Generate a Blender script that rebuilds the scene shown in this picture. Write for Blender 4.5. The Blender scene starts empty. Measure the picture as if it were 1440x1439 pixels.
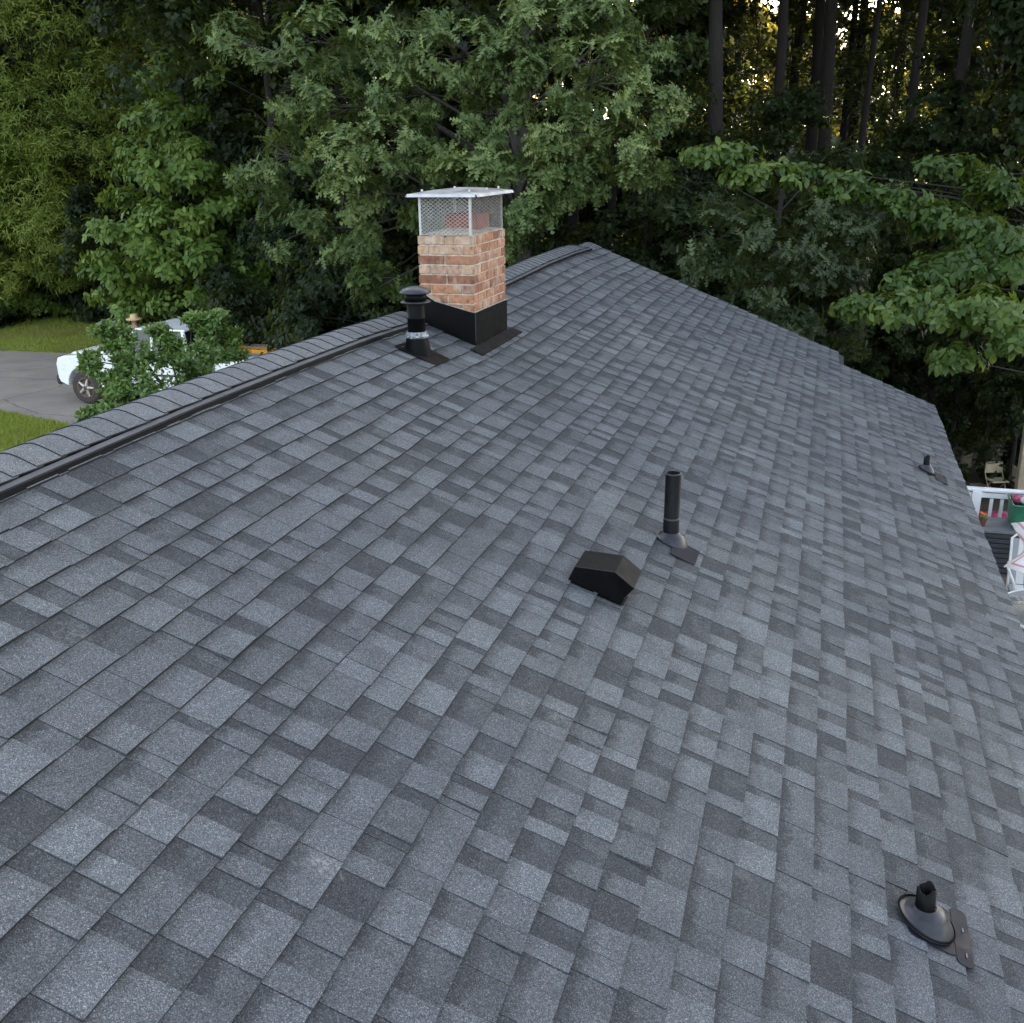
import bpy, math, random
import numpy as np
from math import sin, cos, pi, radians
random.seed(7); rng = np.random.default_rng(7)
S = bpy.context.scene

# ------------------------------------------------------------------ camera
FOC, PITCH, YAW, ROLL, AL = 1478.2, 0.32822, 0.28614, -0.01064, 0.3879
CAM = np.array([2.8676, 0.0, 1.2366])
FW = np.array([-sin(YAW)*cos(PITCH), cos(YAW)*cos(PITCH), -sin(PITCH)])
_r0 = np.array([cos(YAW), sin(YAW), 0.0]); _u0 = np.cross(_r0, FW)
RT = _r0*cos(ROLL) + _u0*sin(ROLL); UP = np.cross(RT, FW)
cd = bpy.data.cameras.new('camera'); camo = bpy.data.objects.new('camera', cd)
S.collection.objects.link(camo); S.camera = camo
cd.sensor_fit = 'HORIZONTAL'; cd.sensor_width = 36; cd.lens = FOC/1440*36
cd.clip_start = 0.05; cd.clip_end = 2000
from mathutils import Matrix, Vector
camo.matrix_world = Matrix(((RT[0], UP[0], -FW[0], CAM[0]), (RT[1], UP[1], -FW[1], CAM[1]),
                            (RT[2], UP[2], -FW[2], CAM[2]), (0, 0, 0, 1)))

# ------------------------------------------------------------------ light
SUN_EL, SUN_AZ = radians(20), radians(4)        # low sun behind the wood; azimuth clockwise from +Y
wd = bpy.data.worlds.new('World'); S.world = wd; wd.use_nodes = True
wn = wd.node_tree; bg = wn.nodes['Background']
sky = wn.nodes.new('ShaderNodeTexSky'); sky.sky_type = 'NISHITA'; sky.sun_disc = False
sky.sun_elevation = SUN_EL; sky.sun_rotation = SUN_AZ
sky.air_density = 1.0; sky.dust_density = 2.0; sky.ozone_density = 0.6
hs = wn.nodes.new('ShaderNodeHueSaturation'); hs.inputs['Saturation'].default_value = .6
wn.links.new(sky.outputs[0], hs.inputs['Color']); wn.links.new(hs.outputs[0], bg.inputs[0]); bg.inputs[1].default_value = 0.15
sl = bpy.data.lights.new('sun', 'SUN'); sl.energy = 3.0; sl.angle = radians(0.6); sl.color = (1, .86, .66)
so = bpy.data.objects.new('sun', sl); S.collection.objects.link(so)
sd = Vector((sin(SUN_AZ)*cos(SUN_EL), cos(SUN_AZ)*cos(SUN_EL), sin(SUN_EL)))
so.rotation_euler = sd.to_track_quat('Z', 'Y').to_euler(); so.location = (0, 0, 40)
S.view_settings.view_transform = 'Standard'; S.view_settings.look = 'None'
S.view_settings.gamma = 1; S.view_settings.exposure = 2.5
S.render.engine = 'CYCLES'
cy = S.cycles; cy.max_bounces = 6; cy.diffuse_bounces = 3; cy.glossy_bounces = 3
cy.transmission_bounces = 4; cy.transparent_max_bounces = 6; cy.use_denoising = True
cy.sample_clamp_indirect = 6

# ------------------------------------------------------------------ picture -> place
def ray(px, py):
    return FW*FOC + RT*(px-720) - UP*(py-719.5)
def at_dist(px, py, d):
    r = ray(px, py); return CAM + r*d/np.hypot(r[0], r[1])
def on_z(px, py, z):
    r = ray(px, py); return CAM + r*(z-CAM[2])/r[2]
def on_y(px, py, y):
    r = ray(px, py); return CAM + r*(y-CAM[1])/r[1]
def sm(a, b, x):
    t = np.clip((np.asarray(x, float)-a)/(b-a), 0, 1); return t*t*(3-2*t)
GZ = -4.4
def ground_z(x, y):
    z = GZ - 2.6*sm(8, 25, y)*sm(-9, 5, x) - .5*sm(6, 16, x)*sm(-5, 10, y)
    return z + 4.6*sm(42, 88, y)

# ------------------------------------------------------------------ helpers
COL = S.collection
def tag(o, label=None, cat=None, group=None, kind=None):
    if label: o['label'] = label
    if cat: o['category'] = cat
    if group: o['group'] = group
    if kind: o['kind'] = kind
    return o
def empty(name, loc, label=None, cat=None, group=None):
    o = bpy.data.objects.new(name, None); COL.objects.link(o); o.location = tuple(float(v) for v in loc)
    o.empty_display_size = .2
    return tag(o, label, cat, group)
def root_loc(o):
    while o is not None and o.parent is not None: o = o.parent
    return np.array(o.location) if o is not None else np.zeros(3)
class MB:
    """collects shapes; build() links them as one mesh object"""
    def __init__(s): s.v = []; s.f = []; s.sm = []
    def add(s, vs, fs, smooth=False):
        n = len(s.v); s.v += [tuple(map(float, p)) for p in vs]
        s.f += [tuple(i+n for i in f) for f in fs]; s.sm += [smooth]*len(fs); return s
    def box(s, c, d, M=None, b=0.0):
        c = np.array(c, float); h = np.array(d, float)/2
        if b <= 0:
            P = [np.array((x, y, z))*h for z in (-1, 1) for y in (-1, 1) for x in (-1, 1)]
            F = [(0,2,3,1), (4,5,7,6), (0,1,5,4), (2,6,7,3), (0,4,6,2), (1,3,7,5)]
        else:   # chamfered box
            P = []; idx = {}
            for sx in (-1, 1):
                for sy in (-1, 1):
                    for sz in (-1, 1):
                        q = np.array((sx, sy, sz))
                        for a in range(3):
                            w = q*(h-b); w = w.astype(float); w[a] = q[a]*h[a]
                            idx[(sx, sy, sz, a)] = len(P); P.append(w)
            F = []
            for a in range(3):
                o1, o2 = (a+1) % 3, (a+2) % 3
                for sg in (-1, 1):
                    loop = []
                    for (u, w) in ((-1,-1), (1,-1), (1,1), (-1,1)):
                        k = [0, 0, 0]; k[a] = sg; k[o1] = u; k[o2] = w
                        loop.append(idx[(k[0], k[1], k[2], a)])
                    F.append(tuple(loop if sg > 0 else loop[::-1]))
            for a in range(3):          # edges along axis a
                o1, o2 = (a+1) % 3, (a+2) % 3
                for u in (-1, 1):
                    for w in (-1, 1):
                        ks = []
                        for t in (-1, 1):
                            k = [0, 0, 0]; k[a] = t; k[o1] = u; k[o2] = w; ks.append(tuple(k))
                        q = (idx[ks[0]+(o1,)], idx[ks[1]+(o1,)], idx[ks[1]+(o2,)], idx[ks[0]+(o2,)])
                        F.append(q if u*w < 0 else q[::-1])
            for sx in (-1, 1):
                for sy in (-1, 1):
                    for sz in (-1, 1):
                        t = tuple(idx[(sx, sy, sz, a)] for a in range(3))
                        F.append(t if sx*sy*sz > 0 else t[::-1])
        if M is not None: P = [np.array(M) @ p for p in P]
        return s.add([c+p for p in P], F)
    def tube(s, pts, rad, n=8, caps=True, smooth=True, hollow=False):
        pts = [np.array(p, float) for p in pts]
        if not hasattr(rad, '__len__'): rad = [rad]*len(pts)
        base = len(s.v); ref = None; V = []; F = []
        for i, p in enumerate(pts):
            t = pts[min(i+1, len(pts)-1)] - pts[max(i-1, 0)]; t = t/(np.linalg.norm(t)+1e-9)
            if ref is None:
                ref = np.cross(t, (0, 0, 1) if abs(t[2]) < .9 else (1, 0, 0))
            a = ref - t*(ref@t); a /= np.linalg.norm(a); ref = a; b = np.cross(t, a)
            for k in range(n):
                an = 2*pi*k/n; V.append(p + rad[i]*(a*cos(an)+b*sin(an)))
        for i in range(len(pts)-1):
            for k in range(n):
                F.append((i*n+k, i*n+(k+1) % n, (i+1)*n+(k+1) % n, (i+1)*n+k))
        s.add(V, F, smooth)
        if caps:
            m = (len(pts)-1)*n
            s.add(V[:n], [tuple(range(n))[::-1]]); s.add(V[m:m+n], [tuple(range(n))])
        return s
    def lathe(s, prof, c, axis=(0, 0, 1), n=24, smooth=True, jit=0.0, capb=False, capt=False):
        ax = np.array(axis, float); ax /= np.linalg.norm(ax)
        a = np.cross(ax, (0, 1, 0)); a /= np.linalg.norm(a); b = np.cross(ax, a); c = np.array(c, float)
        V = []; F = []
        for (r, h) in prof:
            for k in range(n):
                an = 2*pi*k/n; j = 1+random.uniform(-jit, jit)
                V.append(c + ax*h + r*j*(a*cos(an)+b*sin(an)))
        for i in range(len(prof)-1):
            for k in range(n): F.append((i*n+k, i*n+(k+1) % n, (i+1)*n+(k+1) % n, (i+1)*n+k))
        if capb: F.append(tuple(range(n))[::-1])
        if capt: m = (len(prof)-1)*n; F.append(tuple(range(m, m+n)))
        return s.add(V, F, smooth)
    def prism(s, poly, ext, smooth=False):
        """polygon of 3-D points swept by vector ext"""
        poly = [np.array(p, float) for p in poly]; e = np.array(ext, float); n = len(poly)
        V = poly + [p+e for p in poly]
        F = [tuple(range(n))[::-1], tuple(range(n, 2*n))] + [(i, (i+1) % n, n+(i+1) % n, n+i) for i in range(n)]
        return s.add(V, F, smooth)
    def build(s, name, mat, parent=None, label=None, kind=None, bevel=0, fixn=True):
        me = bpy.data.meshes.new(name); L = root_loc(parent)
        me.from_pydata([tuple(np.array(p)-L) for p in s.v], [], s.f)
        me.polygons.foreach_set('use_smooth', s.sm); me.materials.append(mat)
        if fixn:
            import bmesh
            bm = bmesh.new(); bm.from_mesh(me); bmesh.ops.recalc_face_normals(bm, faces=bm.faces); bm.to_mesh(me); bm.free()
        o = bpy.data.objects.new(name, me); COL.objects.link(o); o.parent = parent
        if bevel:
            m = o.modifiers.new('bevel', 'BEVEL'); m.width = bevel; m.segments = 2; m.limit_method = 'ANGLE'
        return tag(o, label, None, None, kind)
def copy_tree(o, parent=None):
    c = o.copy(); COL.objects.link(c); c.parent = parent
    for ch in o.children: copy_tree(ch, c)
    return c
def fast_tris(name, V, T, mat, parent=None, val=None, smooth=False):
    """big triangle soup from numpy arrays; val = one float per triangle"""
    me = bpy.data.meshes.new(name); L = root_loc(parent)
    V = np.ascontiguousarray(V - L, dtype=np.float32); T = np.ascontiguousarray(T, dtype=np.int32)
    me.vertices.add(len(V)); me.vertices.foreach_set('co', V.ravel())
    me.loops.add(T.size); me.loops.foreach_set('vertex_index', T.ravel())
    me.polygons.add(len(T)); me.polygons.foreach_set('loop_start', np.arange(0, T.size, 3, dtype=np.int32))
    if smooth: me.polygons.foreach_set('use_smooth', np.ones(len(T), bool))
    me.update(calc_edges=True)
    if val is not None:
        at = me.attributes.new('v', 'FLOAT', 'FACE'); at.data.foreach_set('value', np.asarray(val, np.float32))
    me.materials.append(mat)
    o = bpy.data.objects.new(name, me); COL.objects.link(o); o.parent = parent
    return o

# ------------------------------------------------------------------ materials
def mat(name):
    m = bpy.data.materials.new(name); m.use_nodes = True
    nt = m.node_tree; return m, nt, nt.nodes['Principled BSDF']
def nd(nt, t, **k):
    n = nt.nodes.new(t)
    for a, v in k.items():
        if a.startswith('i_'):
            q = a[2:]; n.inputs[int(q) if q.isdigit() else q.replace('_', ' ')].default_value = v
        else: setattr(n, a, v)
    return n
def ramp(nt, pts, interp='LINEAR'):
    r = nt.nodes.new('ShaderNodeValToRGB'); cr = r.color_ramp; cr.interpolation = interp
    while len(cr.elements) < len(pts): cr.elements.new(.5)
    for e, (p, c) in zip(cr.elements, pts):
        e.position = p; e.color = (c, c, c, 1) if not hasattr(c, '__len__') else (*c, 1)
    return r
def mixc(nt, a, b, f, mode='MIX'):
    m = nt.nodes.new('ShaderNodeMix'); m.data_type = 'RGBA'; m.blend_type = mode
    for sock, v in ((m.inputs[6], a), (m.inputs[7], b), (m.inputs[0], f)):
        if hasattr(v, 'is_linked') or hasattr(v, 'node'): nt.links.new(v, sock)
        elif hasattr(v, '__len__'): sock.default_value = (*v, 1)
        else: sock.default_value = v
    return m.outputs[2]
def bump(nt, bsdf, h, strength=.3, dist=.01):
    b = nd(nt, 'ShaderNodeBump', i_Strength=strength, i_Distance=dist)
    nt.links.new(h, b.inputs['Height']); nt.links.new(b.outputs[0], bsdf.inputs['Normal']); return b
def worldpos(nt): return nd(nt, 'ShaderNodeNewGeometry').outputs['Position']
def simple(name, col, rough=.5, metal=0.0, var=.12, scale=9.0, bmp=0.0, spec=.5, bscale=None):
    """a plain painted or moulded surface: base colour broken by noise, optional relief"""
    m, nt, b = mat(name)
    tc = nd(nt, 'ShaderNodeTexCoord').outputs['Object']
    n = nd(nt, 'ShaderNodeTexNoise', i_Scale=scale, i_Detail=6.0); nt.links.new(tc, n.inputs[0])
    c0 = tuple(max(0, v*(1-var*1.6)) for v in col); c1 = tuple(min(1, v*(1+var*1.2)) for v in col)
    r = ramp(nt, [(.3, c0), (.7, c1)]); nt.links.new(n.outputs[0], r.inputs[0])
    nt.links.new(r.outputs[0], b.inputs['Base Color'])
    rr = ramp(nt, [(.3, max(0, rough-.1)), (.7, min(1, rough+.12))]); nt.links.new(n.outputs[0], rr.inputs[0])
    nt.links.new(rr.outputs[0], b.inputs['Roughness'])
    b.inputs['Metallic'].default_value = metal; b.inputs['Specular IOR Level'].default_value = spec
    if bmp:
        n2 = nd(nt, 'ShaderNodeTexNoise', i_Scale=bscale or scale*8, i_Detail=4.0); nt.links.new(tc, n2.inputs[0])
        bump(nt, b, n2.outputs[0], bmp, .01)
    return m
def leaf_mat(name, dark, mid, light, trans=.3, rough=.45, spec=.4, tcol=None):
    """leaves: per-leaf value 'v' picks the colour, part of the light passes through"""
    m, nt, b = mat(name)
    a = nd(nt, 'ShaderNodeAttribute', attribute_name='v')
    r = ramp(nt, [(0, dark), (.5, mid), (1, light)]); nt.links.new(a.outputs['Fac'], r.inputs[0])
    nt.links.new(r.outputs[0], b.inputs['Base Color']); b.inputs['Roughness'].default_value = rough
    b.inputs['Specular IOR Level'].default_value = spec
    t = nd(nt, 'ShaderNodeBsdfTranslucent')
    tc = mixc(nt, r.outputs[0], tcol or (.35, .42, .05), .55)
    nt.links.new(tc, t.inputs[0])
    mx = nd(nt, 'ShaderNodeMixShader'); mx.inputs[0].default_value = trans
    nt.links.new(b.outputs[0], mx.inputs[1]); nt.links.new(t.outputs[0], mx.inputs[2])
    nt.links.new(mx.outputs[0], nt.nodes['Material Output'].inputs[0])
    return m
def shingle_mat(name, attr=True, k=1.0):
    """asphalt granules: per-piece shade from attribute, coloured grains, scuffs"""
    m, nt, b = mat(name); P = worldpos(nt)
    a = nd(nt, 'ShaderNodeAttribute', attribute_name='v')
    base = ramp(nt, [(0, (.047*k, .0485*k, .051*k)), (.3, (.074*k, .077*k, .079*k)), (.65, (.098*k, .103*k, .106*k)), (1, (.125*k, .134*k, .138*k))])
    # printed shade bands inside a tab: soft drift along the course
    n1 = nd(nt, 'ShaderNodeTexNoise', i_Scale=9.0, i_Detail=2.0); nt.links.new(P, n1.inputs[0])
    ad = nd(nt, 'ShaderNodeMath', operation='MULTIPLY_ADD'); ad.inputs[1].default_value = .60; ad.inputs[2].default_value = -.30
    nt.links.new(n1.outputs[0], ad.inputs[0])
    sm_ = nd(nt, 'ShaderNodeMath', operation='ADD'); nt.links.new(ad.outputs[0], sm_.inputs[0]); nt.links.new(a.outputs['Fac'], sm_.inputs[1])
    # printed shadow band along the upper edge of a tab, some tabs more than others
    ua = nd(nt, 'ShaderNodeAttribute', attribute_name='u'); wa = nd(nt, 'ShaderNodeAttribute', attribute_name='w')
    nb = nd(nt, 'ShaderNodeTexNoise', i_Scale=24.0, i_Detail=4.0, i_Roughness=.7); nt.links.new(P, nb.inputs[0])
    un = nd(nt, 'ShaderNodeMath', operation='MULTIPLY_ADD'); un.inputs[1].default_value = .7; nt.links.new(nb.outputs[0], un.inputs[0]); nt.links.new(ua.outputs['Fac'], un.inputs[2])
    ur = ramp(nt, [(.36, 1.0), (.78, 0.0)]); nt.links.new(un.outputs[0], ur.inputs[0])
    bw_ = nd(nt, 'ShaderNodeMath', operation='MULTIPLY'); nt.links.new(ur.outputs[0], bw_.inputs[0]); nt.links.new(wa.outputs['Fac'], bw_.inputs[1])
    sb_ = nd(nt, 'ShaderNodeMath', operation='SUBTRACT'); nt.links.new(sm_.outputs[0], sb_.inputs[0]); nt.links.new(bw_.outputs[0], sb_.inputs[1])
    nt.links.new(sb_.outputs[0], base.inputs[0])
    # mineral grains, two sizes
    v = nd(nt, 'ShaderNodeTexVoronoi', i_Scale=420.0); nt.links.new(P, v.inputs['Vector'])
    sp = nd(nt, 'ShaderNodeSeparateColor'); nt.links.new(v.outputs['Color'], sp.inputs[0])
    gr = ramp(nt, [(0, .46), (.45, .86), (.78, 1.10), (.93, 1.6), (1, 2.5)]); nt.links.new(sp.outputs[0], gr.inputs[0])
    c = mixc(nt, base.outputs[0], gr.outputs[0], 1.0, 'MULTIPLY')
    v2 = nd(nt, 'ShaderNodeTexNoise', i_Scale=130.0, i_Detail=2.0); nt.links.new(P, v2.inputs[0])
    g2 = ramp(nt, [(.3, .82), (.7, 1.18)]); nt.links.new(v2.outputs[0], g2.inputs[0])
    c = mixc(nt, c, g2.outputs[0], 1.0, 'MULTIPLY')
    hue = ramp(nt, [(0, (1.12, .97, .90)), (.5, (1, 1, 1)), (1, (.88, 1.0, 1.14))]); nt.links.new(sp.outputs[1], hue.inputs[0])
    c = mixc(nt, c, hue.outputs[0], .7, 'MULTIPLY')
    # pale scuffs and dusty patches
    n3 = nd(nt, 'ShaderNodeTexNoise', i_Scale=2.3, i_Detail=8.0, i_Roughness=.7); nt.links.new(P, n3.inputs[0])
    r3 = ramp(nt, [(.66, 0.0), (.80, .45)]); nt.links.new(n3.outputs[0], r3.inputs[0])
    c = mixc(nt, c, (.20, .195, .18), r3.outputs[0])
    n4 = nd(nt, 'ShaderNodeTexNoise', i_Scale=.55, i_Detail=3.0); nt.links.new(P, n4.inputs[0])
    r4 = ramp(nt, [(.3, (.90, .90, .93)), (.7, (1.10, 1.09, 1.05))]); nt.links.new(n4.outputs[0], r4.inputs[0])
    c = mixc(nt, c, r4.outputs[0], 1.0, 'MULTIPLY')
    # scuff marks left by boots and ladders
    for (sx, sy, sz, rad, amt) in SCUFFS:
        mp = nd(nt, 'ShaderNodeMix', data_type='VECTOR'); mp.inputs[0].default_value = .10
        nt.links.new(P, mp.inputs[4]); nz = nd(nt, 'ShaderNodeTexNoise', i_Scale=22.0, i_Detail=4.0); nt.links.new(P, nz.inputs[0]); nt.links.new(nz.outputs['Color'], mp.inputs[5])
        ds = nd(nt, 'ShaderNodeVectorMath', operation='DISTANCE'); nt.links.new(mp.outputs[1], ds.inputs[0])
        ds.inputs[1].default_value = (sx*.9+.05, sy*.9+.05, sz*.9+.05)
        rr = ramp(nt, [(rad*.3, amt), (rad, 0.0)]); nt.links.new(ds.outputs['Value'], rr.inputs[0])
        nz2 = nd(nt, 'ShaderNodeTexNoise', i_Scale=60.0, i_Detail=5.0, i_Roughness=.7); nt.links.new(P, nz2.inputs[0])
        mk = ramp(nt, [(.46, 0.0), (.62, 1.0)]); nt.links.new(nz2.outputs[0], mk.inputs[0])
        am = nd(nt, 'ShaderNodeMath', operation='MULTIPLY'); nt.links.new(rr.outputs[0], am.inputs[0]); nt.links.new(mk.outputs[0], am.inputs[1])
        c = mixc(nt, c, (.27, .26, .24), am.outputs[0])
    nt.links.new(c, b.inputs['Base Color']); b.inputs['Roughness'].default_value = .85
    b.inputs['Specular IOR Level'].default_value = .12
    bump(nt, b, v.outputs['Distance'], .35, .002)
    return m
def _scuff(px, py, rad, amt):
    r = ray(px, py); n = np.array((sin(AL), 0, cos(AL))); p = CAM - r*(CAM@n)/(r@n); return (*p, rad, amt)
SCUFFS = [_scuff(455, 1215, .06, .55), _scuff(100, 885, .07, .3), _scuff(1105, 748, .08, .4), _scuff(790, 1010, .10, .3)]
M = {}
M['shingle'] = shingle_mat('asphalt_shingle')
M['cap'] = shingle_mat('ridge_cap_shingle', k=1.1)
M['underlay'] = simple('roof_underlay', (.012, .012, .014), .9)
M['black_plastic'] = simple('black_plastic', (.004, .004, .0045), .5, 0, .3, 14, .1, .14)
M['black_metal'] = simple('black_painted_metal', (.003, .003, .0033), .5, 0, .3, 10, .06, .09)
M['boot'] = simple('grey_boot', (.03, .03, .034), .36, 0, .2, 20, 0, .3)
M['flange'] = simple('dark_flange', (.013, .013, .018), .6, 0, .2, 14, 0, .10)
M['grey_edge'] = simple('cut_metal_edge', (.14, .14, .14), .5, .5)
M['galv'] = simple('galvanised_steel', (.42, .42, .42), .45, .7, .12, 16, .12)
M['lid'] = simple('bare_aluminium_lid', (.34, .33, .32), .45, .75, .25, 7, .15)
M['hem'] = simple('bright_hem', (.50, .49, .48), .45, .3, .12)
M['lip'] = simple('vent_lip_plastic', (.085, .085, .09), .6, 0, .2, 10, 0, .2)
M['caulk'] = simple('sealant', (.30, .28, .26), .6, 0, .35, 30, .4)
M['foil'] = simple('crumpled_foil_tape', (.26, .27, .29), .4, .7, .5, 40, 1.0, .5, 90)
M['white_trim'] = simple('white_trim_paint', (.74, .74, .72), .5, 0, .06)
M['siding'] = simple('pale_siding', (.55, .54, .50), .6, 0, .06)
M['mortar'] = simple('mortar', (.52, .44, .34), .9, 0, .25, 22, .6)
M['clay'] = simple('terracotta_flue', (.26, .07, .04), .8, 0, .25, 12, .3)
def brick_mat():
    m, nt, b = mat('old_brick')
    o = nd(nt, 'ShaderNodeObjectInfo')
    r = ramp(nt, [(0, (.20, .085, .05)), (.22, (.31, .14, .08)), (.42, (.39, .19, .105)), (.6, (.34, .16, .095)), (.78, (.42, .235, .14)), (.92, (.46, .32, .23)), (1, (.24, .105, .065))])
    nt.links.new(o.outputs['Random'], r.inputs[0]); P = worldpos(nt)
    n = nd(nt, 'ShaderNodeTexNoise', i_Scale=26.0, i_Detail=8.0, i_Roughness=.65); nt.links.new(P, n.inputs[0])
    g = ramp(nt, [(.30, (.30, .27, .26)), (.43, (.80, .78, .76)), (.58, (1.05, 1.03, 1.0)), (.72, (1.35, 1.42, 1.5))]); nt.links.new(n.outputs[0], g.inputs[0])
    c = mixc(nt, r.outputs[0], g.outputs[0], 1.0, 'MULTIPLY')
    n2 = nd(nt, 'ShaderNodeTexNoise', i_Scale=9.0, i_Detail=5.0); nt.links.new(P, n2.inputs[0])
    g2 = ramp(nt, [(.52, 0.0), (.70, .6)]); nt.links.new(n2.outputs[0], g2.inputs[0])
    c = mixc(nt, c, (.50, .43, .36), g2.outputs[0])
    n3 = nd(nt, 'ShaderNodeTexNoise', i_Scale=14.0, i_Detail=6.0, i_Roughness=.7)
    mp = nd(nt, 'ShaderNodeMapping'); mp.inputs['Scale'].default_value = (1.4, 1.4, .35); nt.links.new(P, mp.inputs[0]); nt.links.new(mp.outputs[0], n3.inputs[0])
    g3 = ramp(nt, [(.55, 0.0), (.68, .75)]); nt.links.new(n3.outputs[0], g3.inputs[0])
    c = mixc(nt, c, (.06, .04, .03), g3.outputs[0])
    nt.links.new(c, b.inputs['Base Color']); b.inputs['Roughness'].default_value = .9
    bump(nt, b, n.outputs[0], .6, .006); return m
M['brick'] = brick_mat()

# ------------------------------------------------------------------ ground
def ground_mat():
    m, nt, b = mat('leaf_litter_ground'); P = worldpos(nt)
    n = nd(nt, 'ShaderNodeTexNoise', i_Scale=.7, i_Detail=9.0, i_Roughness=.65); nt.links.new(P, n.inputs[0])
    r = ramp(nt, [(.3, (.022, .017, .010)), (.5, (.05, .036, .02)), (.7, (.045, .05, .02))]); nt.links.new(n.outputs[0], r.inputs[0])
    nt.links.new(r.outputs[0], b.inputs['Base Color']); b.inputs['Roughness'].default_value = .95
    n2 = nd(nt, 'ShaderNodeTexNoise', i_Scale=14.0, i_Detail=6.0); nt.links.new(P, n2.inputs[0])
    bump(nt, b, n2.outputs[0], .8, .05); return m
def grass_ground():
    m, nt, b = mat('mown_lawn'); P = worldpos(nt)
    n = nd(nt, 'ShaderNodeTexNoise', i_Scale=1.1, i_Detail=8.0, i_Roughness=.7); nt.links.new(P, n.inputs[0])
    r = ramp(nt, [(.30, (.34, .26, .10)), (.42, (.36, .34, .07)), (.6, (.35, .39, .06)), (.75, (.40, .43, .09))]); nt.links.new(n.outputs[0], r.inputs[0])
    n2 = nd(nt, 'ShaderNodeTexNoise', i_Scale=60.0, i_Detail=3.0); nt.links.new(P, n2.inputs[0])
    g = ramp(nt, [(.3, .55), (.7, 1.35)]); nt.links.new(n2.outputs[0], g.inputs[0])
    nt.links.new(mixc(nt, r.outputs[0], g.outputs[0], 1.0, 'MULTIPLY'), b.inputs['Base Color'])
    b.inputs['Roughness'].default_value = .95; bump(nt, b, n2.outputs[0], .9, .04); return m
def asphalt_mat():
    m, nt, b = mat('old_asphalt'); P = worldpos(nt)
    n = nd(nt, 'ShaderNodeTexNoise', i_Scale=.9, i_Detail=8.0, i_Roughness=.6); nt.links.new(P, n.inputs[0])
    r = ramp(nt, [(.3, (.18, .150, .122)), (.7, (.27, .226, .183))]); nt.links.new(n.outputs[0], r.inputs[0])
    n2 = nd(nt, 'ShaderNodeTexNoise', i_Scale=70.0, i_Detail=3.0); nt.links.new(P, n2.inputs[0])
    g = ramp(nt, [(.3, .75), (.7, 1.25)]); nt.links.new(n2.outputs[0], g.inputs[0])
    c = mixc(nt, r.outputs[0], g.outputs[0], 1.0, 'MULTIPLY')
    v = nd(nt, 'ShaderNodeTexVoronoi', feature='DISTANCE_TO_EDGE', i_Scale=.45); 
    w = nd(nt, 'ShaderNodeTexNoise', i_Scale=2.0, i_Detail=4.0); nt.links.new(P, w.inputs[0])
    nt.links.new(mixc(nt, P, w.outputs['Color'], .25), v.inputs['Vector'])
    k = ramp(nt, [(0, .35), (.012, 1.0)]); nt.links.new(v.outputs['Distance'], k.inputs[0])
    c = mixc(nt, c, k.outputs[0], .8, 'MULTIPLY')
    nt.links.new(c, b.inputs['Base Color']); b.inputs['Roughness'].default_value = .85
    bump(nt, b, n2.outputs[0], .4, .01); return m
M['ground'] = ground_mat(); M['lawn'] = grass_ground(); M['asphalt'] = asphalt_mat()
gx = np.concatenate([[-900, -400, -200, -120], np.arange(-80, 81, 4.0), [120, 200, 400, 900]])
gy = np.concatenate([[-300, -120, -60], np.arange(-32, 100, 4.0), [140, 220, 400, 900]])
GXX, GYY = np.meshgrid(gx, gy); Zg = ground_z(GXX, GYY)
wood = sm(18, 30, GYY)*sm(-16, -6, GXX)
Zg = Zg + wood*.15*np.sin(GXX*1.3)*np.cos(GYY*1.7)
g = MB(); nx = len(gx)
g.add(np.stack([GXX.ravel(), GYY.ravel(), Zg.ravel()], 1), [(j*nx+i, j*nx+i+1, (j+1)*nx+i+1, (j+1)*nx+i) for j in range(len(gy)-1) for i in range(nx-1)], True)
tag(g.build('ground', M['ground'], fixn=False), kind='structure')
# lawn and driveway in front of the house, laid on flat ground
def sheet(name, edge_a, edge_b, z, m, n=60, wob=.12, cross=1):
    """strip between two polylines of ground points"""
    V = []; F = []
    def walk(E, t):
        E = np.array(E); k = t*(len(E)-1); i = min(int(k), len(E)-2); return E[i]+(E[i+1]-E[i])*(k-i)
    for i in range(n+1):
        a, b = walk(edge_a, i/n), walk(edge_b, i/n)
        a = a + random.uniform(-wob, wob)*(b-a)/np.linalg.norm(b-a); b = b + random.uniform(-wob, wob)*(b-a)/np.linalg.norm(b-a)
        V += [(a[0], a[1], z), (b[0], b[1], z)]
    F = [(2*i, 2*i+1, 2*i+3, 2*i+2) for i in range(n)]
    o = MB().add(V, F).build(name, m); return tag(o, kind='structure')
def gp(px, py): return on_z(px, py, GZ)[:2]
LAWN_FAR = [gp(-150, 436), gp(0, 441), gp(70, 441), gp(135, 444), gp(150, 462), gp(330, 470)]
sheet('lawn', [gp(-150, 436), gp(0, 441), gp(135, 444), gp(330, 460)], [np.array((-24., 6.)), np.array((-17., 4.)), np.array((-10., 4.)), np.array((-5.5, 6.))], GZ+.006, M['lawn'], 40, .1)
sheet('driveway', [gp(-200, 487), gp(0, 494), gp(80, 497), gp(420, 505)], [gp(-200, 548), gp(0, 580), gp(80, 599), gp(240, 650)], GZ+.014, M['asphalt'], 70, .10)

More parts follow.
